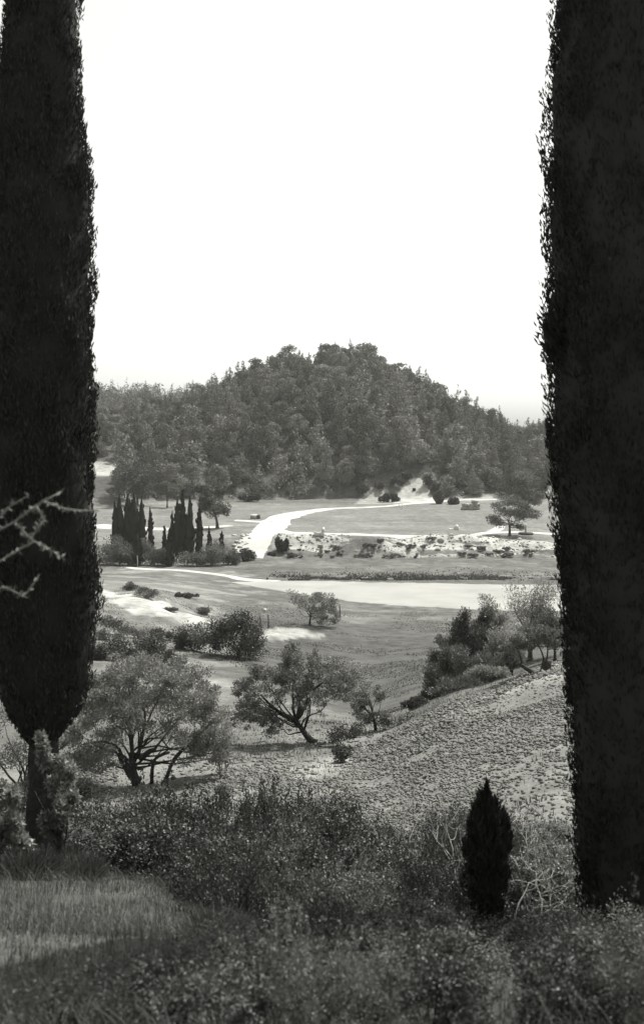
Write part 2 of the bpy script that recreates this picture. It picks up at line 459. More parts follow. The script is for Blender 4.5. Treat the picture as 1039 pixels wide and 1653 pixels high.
# ------------------------------------------------------------------ roads, footpath, riverbed: sheets laid on the ground
def ribbon(name, pts, mat, step=1.5, lift=.06, nacross=5, seed=3):
    """pts: (x, y, width)"""
    P = np.array(pts, float)
    seg = np.hypot(np.diff(P[:, 0]), np.diff(P[:, 1])); s = np.concatenate([[0], np.cumsum(seg)])
    # Catmull-Rom through the points
    n = max(8, int(s[-1] / step)); q = np.linspace(0, s[-1], n)
    def cr(col):
        m = np.gradient(P[:, col], s)
        i = np.clip(np.searchsorted(s, q, side='right') - 1, 0, len(s) - 2)
        h = s[i + 1] - s[i]; t = (q - s[i]) / h
        return ((2*t**3-3*t**2+1)*P[i, col] + (t**3-2*t**2+t)*h*m[i] + (-2*t**3+3*t**2)*P[i+1, col] + (t**3-t**2)*h*m[i+1])
    X, Y = cr(0), cr(1); W = np.interp(q, s, P[:, 2])
    tx, ty = np.gradient(X), np.gradient(Y); l = np.hypot(tx, ty); nx, ny = -ty / l, tx / l
    W1 = W * (1 + .22 * (fbm(q / 5, q * 0, 3, seed) - .5) * 2); W2 = W * (1 + .22 * (fbm(q / 5, q * 0 + 9, 3, seed + 7) - .5) * 2)
    V = []
    for k in range(nacross):
        a = k / (nacross - 1) * 2 - 1
        off = np.where(a < 0, W1, W2) * a / 2
        x, y = X + nx * off, Y + ny * off
        V.append(np.stack([x, y, ground(x, y) + (lift if abs(a) < .99 else -.02)], -1))
    V = np.stack(V, 1).reshape(-1, 3)
    i = np.arange(n - 1)[:, None] * nacross; j = np.arange(nacross - 1)[None, :]
    Q = np.stack([i + j, i + j + 1, i + nacross + j + 1, i + nacross + j], -1).reshape(-1, 4)
    if nx[n // 2] * 0 == 0:
        Q = Q[:, ::-1]
    return tag(link(name, mesh_from(name, V, [Q], mat, True)), kind='structure')

def gp(px, d, wd):
    return ((px - CX) / F * d, d, wd)
ribbon('road', [gp(394, 226, 8.5), gp(405, 233, 8), gp(420, 244, 7.5), gp(434, 258, 8), gp(439, 274, 9), gp(455, 294, 8.5), gp(490, 313, 7), gp(540, 326, 5), gp(600, 335, 4.5), gp(660, 341, 4.2), gp(720, 346, 4.2), gp(780, 352, 4.2), gp(850, 356, 4)], M['road'], lift=.10)
ribbon('path', [gp(438, 262, 5), gp(462, 252.5, 4.6), gp(530, 246, 4), gp(600, 243.5, 3.6), gp(690, 242, 2.8), gp(760, 246, 2.8), gp(790, 252, 2.8), gp(830, 256, 2.6), gp(900, 254, 4)], M['road'], lift=.16)
ribbon('path', [gp(788, 252, 2.2), gp(800, 262, 3), gp(808, 272, 2.5)], M['road'], lift=.2)
ribbon('path', [gp(380, 285, 2.5), gp(405, 284, 3), gp(425, 283, 3.5), gp(437, 282, 4)], M['road'], lift=.2)
ribbon('path', [gp(150, 270, 9), gp(240, 262, 7), gp(300, 262, 6), gp(372, 268, 3.5)], M['road'], lift=.12)
ribbon('footpath', [gp(200, 207, 1.8), gp(235, 204, 2.2), gp(290, 201, 2.2), gp(350, 197, 2.4), gp(400, 190, 3), gp(450, 187, 4)], M['road'], lift=.10)

def riverbed():
    px = np.linspace(372, 1300, 240)
    front = np.interp(px, [372, 395, 470, 560, 700, 800, 1000, 1300], [183, 179, 167, 161, 155.5, 152, 148, 140])
    back = np.interp(px, [372, 410, 460, 800, 1300], [184, 187, 187.5, 182, 178])
    front = front + (fbm(px / 22, px * 0, 4, 61) - .5) * 3.0; back = back + (fbm(px / 15, px * 0 + 4, 4, 71) - .5) * 1.8
    t = np.linspace(0, 1, 30)
    D = front[:, None] * (1 - t) + back[:, None] * t
    X = (px[:, None] - CX) / F * D
    Zr = ground(X, D) + .09
    Zr[:, 0] -= .14; Zr[:, -1] -= .14
    V = np.stack([X, D, Zr], -1).reshape(-1, 3)
    i = np.arange(239)[:, None] * 30; j = np.arange(29)[None, :]
    Q = np.stack([i + j, i + 30 + j, i + 31 + j, i + j + 1], -1).reshape(-1, 4)
    tag(link('riverbed', mesh_from('riverbed', V, [Q], M['riverbed'], True)), kind='structure')
riverbed()

# ------------------------------------------------------------------ plants: generators
def clump_leaves(rng, C, R, counts, L, W, up=.3, spread=.9, hollow=.35, face=False):
    """leaves round many clump centres C (n,3) with radii R (n,3)"""
    idx = np.repeat(np.arange(len(C)), counts)
    n = len(idx)
    dirs = unit(rng.normal(size=(n, 3)))
    rad = hollow + (1 - hollow) * rng.random(n) ** .6
    off = dirs * rad[:, None] * R[idx]
    pos = C[idx] + off
    ax = unit(dirs * spread + rng.normal(size=(n, 3)) * .55 + np.array([0, 0, up]))
    Ls = L * rng.uniform(.6, 1.3, n); Ws = W * rng.uniform(.6, 1.3, n)
    if face:
        ax = unit(np.cross(dirs, rng.normal(size=(n, 3))) + dirs * .45 + np.array([0, 0, up * .5]))
        return leaf_quads(rng, pos - ax * Ls[:, None] * .5, ax, Ls, Ws, dirs + np.array([0, 0, .5]), .4)
    return leaf_quads(rng, pos - ax * Ls[:, None] * .5, ax, Ls, Ws)

def bent(rng, a, b, n=5, sag=.12):
    a = np.asarray(a, float); b = np.asarray(b, float)
    t = np.linspace(0, 1, n)[:, None]
    L = np.linalg.norm(b - a)
    o = rng.normal(size=3) * sag * L; o2 = rng.normal(size=3) * sag * .5 * L
    return a * (1 - t) + b * t + np.sin(t * pi) * o + np.sin(t * 2 * pi) * o2

def cypress_mesh(rng, prof, n, L, W, core=.8, lump=.10, seed=0):
    """prof: (z, radius) pairs; upright sprays over a dark core"""
    prof = np.array(prof, float); zs, rs = prof[:, 0], prof[:, 1]
    H = zs[-1] - zs[0]
    # denser where the column is wide
    grid = np.linspace(zs[0], zs[-1], 400); wgt = np.interp(grid, zs, rs) + .01; cdf = np.cumsum(wgt); cdf /= cdf[-1]
    npl = max(12, n // 45)                  # upright plumes, each of many small sprays
    pz = np.interp(rng.random(npl), cdf, grid); pt = rng.random(npl) * 2 * pi
    pl = rs.max() * rng.uniform(.35, .9, npl); pr = rng.uniform(.94, 1.03, npl)
    pi_ = rng.integers(0, npl, n); up_ = rng.random(n)
    z = np.clip(pz[pi_] + pl[pi_] * (up_ - .5), zs[0], zs[-1])
    wd_ = .22 * (1 - up_ * .75)
    th = pt[pi_] + rng.normal(size=n) * wd_
    rmax = rs.max()
    def lumps(th, z):
        u = z / (rmax * 1.1)
        return 1 + lump * 2 * (vnoise(np.cos(th) * 2.2 + 9, np.sin(th) * 2.2 + u * 1.3, seed) + .7 * vnoise(np.cos(th) * 5 + u * 2.6, np.sin(th) * 5 + 40 + u, seed + 1) - .85)
    r = np.interp(z, zs, rs) * lumps(th, z) * (1 - .16 * rng.random(n) ** 2) * (pr[pi_] + (up_ - .5) * .07)
    outv = np.stack([np.cos(th), np.sin(th), np.zeros(n)], -1)
    pos = outv * r[:, None]; pos[:, 2] = z
    ax = outv * rng.uniform(-.1, .6, n)[:, None] + np.array([0, 0, 1.0]) + rng.normal(size=(n, 3)) * .22
    V, Q = leaf_quads(rng, pos - unit(ax) * L * .5, ax, L * rng.uniform(.5, 1.4, n), W * rng.uniform(.6, 1.4, n))
    b = MB(); b.add(V, Q)
    # core
    k, m = 14, 40
    zz = np.linspace(zs[0], zs[-1], m); t2 = np.arange(k) * 2 * pi / k
    TH2, ZZ = np.meshgrid(t2, zz)
    rr = np.maximum(np.interp(ZZ, zs, rs) * lumps(TH2, ZZ) * core, .003)
    Vc = np.stack([np.cos(TH2) * rr, np.sin(TH2) * rr, ZZ], -1).reshape(-1, 3)
    i = np.arange(m - 1)[:, None] * k; j = np.arange(k)[None, :]; j2 = (j + 1) % k
    b.add(Vc, np.stack([i + j, i + j2, i + k + j2, i + k + j], -1).reshape(-1, 4))
    return b

def trunk_mesh(rng, base, top, r0, r1, n=7, k=8, sag=.03, flare=1.35):
    b = MB()
    P = bent(rng, base, top, n, sag)
    R = np.linspace(r0, r1, n); R[0] *= flare
    b.tube(P, R, k)
    return b, P

# a tree or bush described by the clumps one sees in the photograph, given depth about its own distance
def clump_tree(name, label, cat, px, d, clumps, mat, leaf, nleaf, trunk=None, group=None, seed=0, depth=.75, sub=4, up=.3, hollow=.3,
               bark='bark', limbs=True, root_row=None, subr=.55):
    """clumps: (column, row, half width px, half height px[, weight]); trunk: [(column,row),...] path of the stem above the base; leaf: (length, width)"""
    rng = np.random.default_rng(1000 + seed)
    base = np.array(at(px, d, -.05))
    k = d / F
    def loc(c, r, dy=0.0):
        return np.array([(c - CX) * k - base[0], dy, -(r - HY) * k - base[2]])
    xs = [c[0] for c in clumps]
    half = max(.5 * (max(c[0] + c[2] for c in clumps) - min(c[0] - c[2] for c in clumps)) * k, .1)
    C, R, Wt = [], [], []
    xm = .5 * (min(xs) + max(xs))
    for c in clumps:
        wgt = c[4] if len(c) > 4 else 1.0
        # the crown is about as deep as it is wide: several clumps in depth for each one seen
        lim = depth * half * math.sqrt(max(.12, 1 - min(1, ((c[0] - xm) * k / (half * 1.05)) ** 2)))
        nd = max(1, int(round(lim / max(c[2] * k, .05))))
        for q in range(nd):
            dy = 0 if nd == 1 else (-lim + 2 * lim * (q + .5) / nd)
            for s_ in range(sub):
                o = rng.normal(size=3) * .45
                R0 = np.array([c[2] * k, c[2] * k, c[3] * k])
                C.append(loc(c[0], c[1], dy) + o * R0)
                R.append(R0 * subr * rng.uniform(.75, 1.25)); Wt.append(wgt * R0[0] * R0[2])
    C, R, Wt = np.array(C), np.array(R), np.array(Wt)
    C[:, 2] = np.maximum(C[:, 2], R[:, 2] * .6)
    cnt = np.maximum(4, (Wt / Wt.sum() * nleaf)).astype(int)
    V, Q = clump_leaves(rng, C, R, cnt, leaf[0], leaf[1], up=up, hollow=.55 if mat.startswith('pine') else hollow, face=mat.startswith('pine'))
    keep = V.reshape(-1, 4, 3)[:, :, 2].min(1) > .02
    V = V.reshape(-1, 4, 3)[keep].reshape(-1, 3); Q = np.arange(len(V)).reshape(-1, 4)
    root = thing(name, base, label, cat, group)
    H = C[:, 2].max()
    if trunk is None:
        trunk = [(px, None)]
        top = np.array([0, 0, max(.25 * H, C[:, 2].min())])
        path = [np.zeros(3), top * .5, top]
    else:
        path = [np.zeros(3)] + [loc(c, r) for c, r in trunk]
    path = np.array(path)
    r0 = max(.02, H * .035) if limbs else .02
    tb = MB()
    t = np.linspace(0, len(path) - 1, 9)
    P = np.stack([np.interp(t, np.arange(len(path)), path[:, q]) for q in range(3)], -1)
    P[1:-1] = (P[:-2] + 2 * P[1:-1] + P[2:]) / 4
    Rr = np.linspace(r0, r0 * .55, 9); Rr[0] *= 1.5; Rr[1] *= 1.15
    tb.tube(P, Rr * rng.uniform(.9, 1.1, 9), 8)
    trunk_o = link('trunk', tb.mesh('trunk', M[bark], True), root)
    if limbs:
        order = rng.permutation(len(C))[:min(len(C), 20)]
        groups = {}
        for q in order:
            s = P[min(8, 4 + int(rng.integers(0, 5)))]
            groups.setdefault(int(q) % 4, []).append((s, C[q]))
        for g, lst in groups.items():
            lb_ = MB()
            for s, e in lst:
                pts = bent(rng, s, s + (e - s) * .92, 6, .09)
                lb_.tube(pts, np.linspace(r0 * .28, r0 * .05, 6), 5)
            link('limb', lb_.mesh('limb', M[bark], True), trunk_o)
    link('crown', mesh_from('crown', V, [Q], M[mat]), root)
    return root

def fluted_trunk(seed, H, r0, r1, lean=.03):
    k, m = 40, 46
    th2 = np.arange(k) * 2 * pi / k; zz = np.linspace(-.06, H, m)
    T2, Z2 = np.meshgrid(th2, zz)
    u = np.clip(Z2 / H, 0, 1)
    base = (r0 * (1 - u) + r1 * u) * (1 + .55 * np.exp(-np.clip(Z2, 0, 9) / .16) * (.6 + .5 * np.sin(T2 * 4 + seed)))
    tw = T2 + Z2 * .35
    rr = base * (1 + .16 * (fbm(np.cos(tw) * 3 + 7, np.sin(tw) * 3 + Z2 * .5, 3, seed) - .5) * 2 + .14 * (fbm(np.cos(tw) * 9 + 3, np.sin(tw) * 9 + Z2 * 1.2, 2, seed + 5) - .5) * 2)
    V = np.stack([np.cos(T2) * rr + lean * np.sin(Z2 * 1.3), np.sin(T2) * rr, Z2], -1).reshape(-1, 3)
    i = np.arange(m - 1)[:, None] * k; j = np.arange(k)[None, :]; j2 = (j + 1) % k
    b = MB(); b.add(V, np.stack([i + j, i + j2, i + k + j2, i + k + j], -1).reshape(-1, 4))
    return b

# ------------------------------------------------------------------ the two tall cypresses that frame the view
rng = np.random.default_rng(21)
b0 = at(66, 10.0, -.05)
zb = b0[2]
kz = 10.0 / F
lprof = [(-(r - HY) * kz - zb, hw * kz) for r, hw in ((1222, 6), (1200, 20), (1175, 42), (1150, 58), (1120, 70), (1085, 81), (1000, 90), (900, 88), (700, 87), (560, 83), (420, 80), (290, 84), (200, 68), (45, 62), (-150, 58), (-600, 40), (-1000, 4))]
t = thing('cypress_tree', b0, 'tall dark cypress with bare trunk framing the view beside the grassy slope', 'tree', 'tall framing cypresses')
tb = fluted_trunk(3, 2.4, .15, .10)
for q in range(9):                          # dead stubs and twigs under the crown
    a_ = rng.random() * 6.283; z_ = rng.uniform(.9, 1.8); e_ = np.array([cos(a_), sin(a_), rng.uniform(-.1, .6)]) * rng.uniform(.15, .4)
    tb.tube(bent(rng, (cos(a_) * .06, sin(a_) * .06, z_), np.array([0, 0, z_]) + e_, 5, .12), np.linspace(.012, .003, 5), 5)
link('trunk', tb.mesh('trunk', M['bark'], True), t)
link('crown', cypress_mesh(rng, lprof, 95000, .057, .014, .90, .12, 3).mesh('crown', M['cypress']), t)

b1 = at(1012, 8.5, -.05)
kz = 8.5 / F
rprof = [(max(.02, -(r - HY) * kz - b1[2]), hw * kz) for r, hw in ((1530, 40), (1480, 70), (1400, 84), (1250, 98), (1100, 108), (850, 122), (700, 130), (600, 134), (530, 137), (400, 128), (290, 131), (200, 130), (50, 122), (-150, 112), (-600, 80), (-1300, 5))]
t = thing('cypress_tree', b1, 'tall dark cypress leafy down to the ground beside the scrub and bare field', 'tree', 'tall framing cypresses')
tb, _ = trunk_mesh(rng, (0, 0, 0), (.0, 0, 3.0), .15, .08, 9, 10, .02)
link('trunk', tb.mesh('trunk', M['bark'], True), t)
cm = cypress_mesh(rng, rprof, 100000, .057, .014, .90, .11, 5)
# a tuft that stands out from the column
tc_ = np.array([-.60, -.1, -(545 - HY) * kz - b1[2]])
n_ = 900
pos = tc_ + rng.normal(size=(n_, 3)) * np.array([.05, .06, .13]); ax = np.array([-.5, -.1, 1]) + rng.normal(size=(n_, 3)) * .3
V_, Q_ = leaf_quads(rng, pos, ax, .07 * rng.uniform(.6, 1.3, n_), .016)
cm.add(V_, Q_)
link('crown', cm.mesh('crown', M['cypress']), t)

# young cypress among the scrub
b2 = at(784, 9.0, -.03)
kz = 9.0 / F
sp = [(max(.02, -(r - HY) * kz - b2[2]), hw * kz) for r, hw in ((1505, 13), (1470, 23), (1430, 29), (1370, 30), (1335, 28), (1310, 24), (1293, 16), (1280, 8), (1262, 2))]
t = thing('cypress_sapling', b2, 'small dark young cypress standing in the foreground scrub', 'tree')
tb, _ = trunk_mesh(rng, (0, 0, 0), (0, 0, .9), .025, .01, 6, 6, .02)
link('trunk', tb.mesh('trunk', M['bark'], True), t)
link('crown', cypress_mesh(rng, sp, 11000, .085, .013, .62, .32, 8).mesh('crown', M['cypress']), t)

# ------------------------------------------------------------------ olives and bushes of the near slope
clump_tree('olive_tree', 'broad pale olive tree with dark forked trunks above the scrub', 'tree', 222, 38.0,
    [(165,1105,38,28),(205,1085,40,24),(250,1082,45,24),(300,1098,36,26),(335,1120,28,24),(150,1145,40,30),(205,1130,45,30),(270,1128,48,30),(322,1155,40,30),(350,1185,30,28),
     (122,1195,38,30),(165,1190,36,28,.6),(320,1200,40,26,.8),(355,1215,24,16),(125,1235,36,20),(165,1225,30,18,.7),(215,1165,40,18,.3),(270,1170,36,18,.35)],
    'olive', (.12, .04), 52000, [(214,1240),(212,1215)], seed=1, sub=10, subr=.40, hollow=.1, depth=.55)
o = [x for x in bpy.data.objects if x.name == 'olive_tree'][0]
rng = np.random.default_rng(5)
k = 38.0 / F
bx_ = np.array(o.location)
def loc38(c, r, dy=0): return np.array([(c - CX) * k - bx_[0], dy, -(r - HY) * k - bx_[2]])
for pts, r0, r1 in (([(262,1276),(272,1248),(280,1225),(305,1200),(335,1185)], .13, .04), ([(245,1268),(247,1240),(250,1222),(275,1212)], .11, .05),
                    ([(222,1262),(205,1235),(192,1215)], .26, .12),
                    ([(214,1222),(213,1190),(200,1160),(185,1152)], .09, .03), ([(222,1222),(232,1185),(236,1150),(230,1140)], .09, .03), ([(225,1225),(240,1212),(252,1208)], .1, .05), ([(204,1230),(190,1205),(165,1195),(135,1200)], .08, .03),
                    ([(213,1195),(222,1165),(224,1150)], .05, .02), ([(236,1170),(245,1150),(260,1120)], .05, .02)):
    P = np.array([loc38(c, r, rng.normal() * .15) for c, r in pts]); P[0, 2] = max(P[0, 2], -.1)
    tt = np.linspace(0, len(P) - 1, 9); PP = np.stack([np.interp(tt, np.arange(len(P)), P[:, q]) for q in range(3)], -1)
    PP[1:-1] = (PP[:-2] + 2 * PP[1:-1] + PP[2:]) / 4
    b = MB(); b.tube(PP, np.linspace(r0, r1, 9) * .78 * rng.uniform(.85, 1.15, 9), 8)
    link('limb', b.mesh('limb', M['bark'], True), [c for c in o.children if c.name.startswith('trunk')][0])

oc = clump_tree('olive_tree', 'leaning olive tree with dark curved trunk at the edge of the ploughed field', 'tree', 508, 47.5,
    [(393,1108,20,18),(420,1090,26,20),(405,1135,26,18),(450,1098,30,20),(470,1062,14,20),(475,1085,22,18),(506,1072,11,14),(500,1108,26,20),(532,1088,28,18),(562,1098,22,16),(545,1112,20,14,.7),
     (395,1155,18,14),(425,1152,22,13),(440,1168,16,9),(515,1130,18,12,.6),(485,1125,18,12,.5)],
    'olive_dark', (.11, .04), 36000, [(496,1190),(484,1172),(474,1158)], seed=2, sub=9, subr=.42, hollow=.1, depth=.6)
k = 47.5 / F; bx_ = np.array(oc.location)
for pts, r0, r1 in (([(476,1160),(455,1152),(436,1138),(420,1122)], .10, .04), ([(478,1162),(492,1142),(500,1122),(510,1108),(525,1100)], .11, .04), ([(480,1155),(484,1135),(478,1110),(472,1085)], .08, .025), ([(498,1120),(503,1095),(506,1075)], .05, .02), ([(455,1152),(430,1156),(410,1150)], .06, .02)):
    P = np.array([loc38(c, r, rng.normal() * .12) for c, r in pts])
    tt = np.linspace(0, len(P) - 1, 8); PP = np.stack([np.interp(tt, np.arange(len(P)), P[:, q]) for q in range(3)], -1)
    b = MB(); b.tube(PP, np.linspace(r0, r1, 8), 7)
    link('limb', b.mesh('limb', M['bark'], True), [c for c in oc.children if c.name.startswith('trunk')][0])

clump_tree('young_tree', 'thin young tree just behind the leaning olive at the field edge', 'tree', 606, 51.0,
    [(590,1138,20,16,.8),(614,1124,14,16,.7),(572,1120,22,14,.4),(598,1158,24,12),(622,1162,14,9),(588,1104,14,10,.25)], 'olive_dark', (.11, .03), 6500, [(605,1168),(602,1158)], seed=3, depth=.5, sub=9, subr=.42, hollow=.1)
clump_tree('low_bush', 'low dark bush on the bank below the leaning olive', 'bush', 545, 45.5, [(540,1190,22,8),(560,1184,20,8),(580,1180,14,7)], 'evergreen', (.1, .045), 2600, seed=4, limbs=False, sub=7, subr=.8, hollow=.1)
clump_tree('low_bush', 'small dark bush at the lower edge of the ploughed field', 'bush', 551, 41.0, [(551,1215,11,9)], 'evergreen', (.09, .045), 1200, seed=5, limbs=False, sub=7, subr=.8, hollow=.1)
clump_tree('low_bush', 'low dark bush on the field edge beneath the thin young tree', 'bush', 640, 50.5, [(625,1180,16,8),(650,1172,16,8),(665,1160,12,6)], 'evergreen', (.1, .045), 2200, seed=6, limbs=False, sub=7, subr=.8, hollow=.1)

for i, (px, d, cl, lab) in enumerate(((40, 24, [(0,1200,50,40),(50,1190,40,36),(20,1250,60,40),(75,1240,36,36)], 'tall grey bush behind the bare trunk of the framing cypress'), (105, 20, [(95,1255,36,34),(125,1275,36,30),(70,1300,45,36)], 'grey bush right of the bare cypress trunk'), (10, 15, [(-10,1320,60,44),(40,1330,46,40),(95,1340,30,30)], 'shadowed bush at the foot of the bare cypress trunk'), (8, 8.9, [(-5,1290,34,40),(22,1330,30,36),(40,1375,26,18),(0,1370,34,24)], 'blurred bush left of the bare cypress trunk'), (98, 9.4, [(92,1245,22,34,.5),(106,1300,24,30,.6),(84,1340,24,24,.7),(70,1200,16,26,.35)], 'thin blurred bush leaning on the bare cypress trunk'))):
    clump_tree('grey_bush', lab, 'bush', px, d, cl, 'shrub_pale' if i < 3 else 'olive', (.07, .022), 9000 if i < 3 else 3600, group='bushes behind the bare cypress trunk', seed=140 + i, depth=.6, hollow=.2)

# the olive with the dark stump at the top of the ploughed slope
os_ = clump_tree('olive_tree', 'olive with a thick dark stump at the top of the ploughed slope', 'tree', 875, 50.0,
    [(845,1030,26,18,.8),(872,1020,22,18,.8),(820,1042,22,16,.7),(890,1036,12,14,.6)], 'olive_dark', (.11, .045), 7000, [(877,1092),(879,1078)], seed=7, depth=.6, limbs=False, sub=9, subr=.42, hollow=.1)
k = 50.0 / F; bx_ = np.array(os_.location)
for pts, r0, r1 in (([(875,1098),(862,1088),(850,1080),(838,1072)], .17, .08), ([(876,1112),(878,1092),(882,1066)], .30, .22), ([(880,1078),(884,1050),(882,1025)], .05, .02), ([(881,1076),(873,1050),(860,1030)], .05, .02), ([(845,1078),(838,1055),(830,1040)], .05, .02)):
    P = np.array([loc38(c, r, rng.normal() * .06) for c, r in pts])
    tt = np.linspace(0, len(P) - 1, 8); PP = np.stack([np.interp(tt, np.arange(len(P)), P[:, q]) for q in range(3)], -1)
    b = MB(); b.tube(PP, np.linspace(r0, r1, 8), 8)
    link('limb', b.mesh('limb', M['bark'], True), [c for c in os_.children if c.name.startswith('trunk')][0])

# thicket behind the ridge
TH_ = [
 (855, 78, [(850,955,24,20),(878,962,24,24),(838,985,24,20),(868,995,26,22),(890,1000,20,24),(850,1015,24,18),(880,1025,24,18)], 'olive', 'tall pale bush at the head of the thicket beside the tall cypress'),
 (752, 70, [(745,1005,12,22),(752,1030,20,18),(742,1050,20,16),(765,1045,18,16)], 'evergreen', 'dark pointed bush rising from the middle of the thicket'),
 (782, 72, [(778,1000,11,16),(785,1022,16,16),(780,1045,18,14)], 'evergreen', 'narrow dark bush beside the pointed bush of the thicket'),
 (722, 66, [(728,1060,20,16),(712,1080,20,16),(735,1085,22,16)], 'shrub_pale', 'mid grey bush on the lower side of the thicket'),
 (700, 63, [(700,1102,18,16),(692,1120,14,12),(718,1112,18,12)], 'evergreen', 'dark bush at the downhill end of the thicket'),
 (770, 62, [(765,1068,26,18),(785,1085,22,14),(755,1090,22,12)], 'shrub_pale', 'rounded grey bush in the thicket above the ploughed slope'),
 (815, 66, [(805,1030,22,16),(825,1045,24,18),(800,1055,22,16)], 'olive', 'pale loose bush in the thicket below the tall pale bush'),
 (826, 61, [(826,1060,18,13),(812,1074,16,9)], 'shrub_pale', 'low grey bush in the thicket beside the dark stump'),
 (790, 84, [(790,985,14,14),(800,1000,16,14),(770,1015,16,12)], 'olive', 'grey loose bush at the back of the thicket'),
 (895, 72, [(890,1010,18,18),(880,1032,16,14),(900,1035,14,14)], 'shrub_pale', 'grey bush of the thicket touching the tall leafy cypress'),
 (715, 74, [(722,1040,14,12),(708,1062,14,12)], 'shrub_pale', 'small grey bush on the open side of the thicket'),
 (790, 58, [(786,1084,20,10),(806,1086,12,8),(768,1096,20,9)], 'olive', 'low pale bush on the ridge between stump and dark bushes'),
 (668, 58, [(668,1135,14,8),(685,1140,14,8)], 'evergreen', 'low dark tuft where thicket meets ploughed slope'),
 (735, 57, [(735,1108,22,9),(760,1100,20,9),(712,1122,18,8)], 'shrub_pale', 'low scrubby bush along the ridge of the ploughed slope'),
]
for i, (px, d, cl, mt, lab) in enumerate(TH_):
    clump_tree('thicket_bush', lab, 'bush', px, d, cl, mt, (.19, .06), 9000 if len(cl) > 3 else 6000, group='bushes of the thicket behind the ploughed slope', seed=20 + i, depth=.6, hollow=.0, sub=12, subr=.74, up=.8)

# ------------------------------------------------------------------ trees of the middle distance
clump_tree('evergreen_tree', 'broad round dark evergreen tree on the grassy slope', 'tree', 388, 90,
    [(350,1024,20,18),(372,1010,22,17),(398,1013,20,17),(413,1038,15,20),(370,1036,26,20),(398,1045,22,18),(340,1042,16,14),(385,1000,14,10)], 'evergreen', (.2, .10), 12000, [(386,1062),(384,1050)], seed=40, depth=.7, sub=7, subr=.75, hollow=.1)
clump_tree('evergreen_tree', 'small dark tree left of the broad round evergreen', 'tree', 311, 91,
    [(298,1028,18,14),(318,1028,18,14),(310,1042,20,12),(290,1040,12,12)], 'evergreen', (.2, .09), 4200, [(310,1055),(309,1045)], seed=41, depth=.7, sub=7, subr=.75, hollow=.1)
LB = [(242, 86, [(238,1038,20,15),(258,1044,18,15),(240,1058,24,15)], 'dark bush between the framing cypress and the small dark tree'),
      (196, 84, [(190,1045,22,16),(212,1050,20,16),(200,1065,26,14)], 'wide dark bush close to the framing cypress'),
      (268, 80, [(270,1062,16,10),(285,1066,14,8)], 'low dark bush under the small dark tree'),
      (166, 82, [(160,1055,18,16),(172,1070,20,14)], 'dark bush half behind the framing cypress')]
for i, (px, d, cl, lab) in enumerate(LB):
    clump_tree('evergreen_bush', lab, 'bush', px, d, cl, 'evergreen', (.18, .08), 3600, group='dark bushes on the near valley side', seed=45 + i, depth=.7, sub=7, subr=.75, hollow=.1)
LB2 = [(178, 98, [(172,1002,14,9),(188,1008,12,8)]), (212, 96, [(208,1018,14,8),(224,1022,12,7)]), (172, 93, [(168,1026,14,9),(188,1032,14,8)]), (262, 97, [(258,1022,12,6),(272,1026,10,6)]), (238, 128, [(232,955,14,7),(246,958,12,6)]), (215, 140, [(214,946,10,5)]), (275, 122, [(272,985,10,5)]), (330, 128, [(328,985,12,5)])]
LBL = ['grey scrub patch under the eroded bank beside the framing cypress', 'grey scrub patch below the widest part of the eroded bank', 'low scrub patch between the bank and the wide dark bush', 'small scrub tuft at the foot of the eroded bank',
       'low scrub patch on the crest of the eroded slope', 'tiny scrub tuft near the footpath', 'tiny scrub tuft on the pale eroded bank', 'flat scrub tuft on the lower end of the bank']
for i, (px, d, cl) in enumerate(LB2):
    clump_tree('scrub_bush', LBL[i], 'bush', px, d, cl, 'shrub_pale', (.2, .08), 1800, group='scrub on the eroded slope', seed=55 + i, limbs=False, sub=7, subr=.8, hollow=.1)
clump_tree('round_bush', 'dark round bush alone on the slope above the eroded bank', 'bush', 300, 142, [(292,966,10,8),(306,968,11,8)], 'evergreen', (.22, .11), 2600, seed=65, limbs=False)
clump_tree('olive_tree', 'small olive tree alone on the meadow before the riverbed', 'tree', 500, 128,
    [(472,960,9,9,.6),(488,970,14,9),(515,966,16,11),(532,980,14,14),(508,985,18,10),(540,995,9,9),(522,996,14,8)], 'olive_dark', (.2, .085), 7500, [(500,1000),(503,990)], seed=66, depth=.7)

# row of grey bushes and dark cypresses by the river
NB = [(182, 213, [(178,882,18,10),(195,888,16,12),(180,898,18,10)]), (250, 212, [(238,888,14,12),(250,898,16,12)]), (268, 211, [(268,902,12,10)]), (208, 211, [(205,900,14,9),(215,905,10,7)]), (312, 211, [(308,902,14,9),(322,906,12,8)]), (345, 213, [(338,892,18,12),(355,890,14,10),(345,905,18,8)]), (375, 215, [(370,900,10,10)]),
      (396, 222, [(390,896,9,8),(402,898,8,7)])]
NBL = ['grey bush at the end of the riverside row nearest the framing cypress', 'grey bush between the two clusters of dark cypresses', 'small grey bush under the forked cypress cluster', 'low grey bush in front of the thick cypress cluster', 'low grey bush below the tallest cypresses', 'broad grey bush below the two tiny cypresses', 'small grey bush next to the white road ramp', 'dark bush at the foot of the white road ramp']
for i, (px, d, cl) in enumerate(NB):
    cl = [(a_, b_, c_ * 1.25, d_ * 1.25) for a_, b_, c_, d_ in cl]
    clump_tree('riverside_bush', NBL[i], 'bush', px, d, cl, 'shrub_pale' if i < 7 else 'evergreen', (.36, .19), 3600, group='bushes in a row by the river', seed=80 + i, depth=.7, limbs=False, sub=7, subr=.75, hollow=.1)

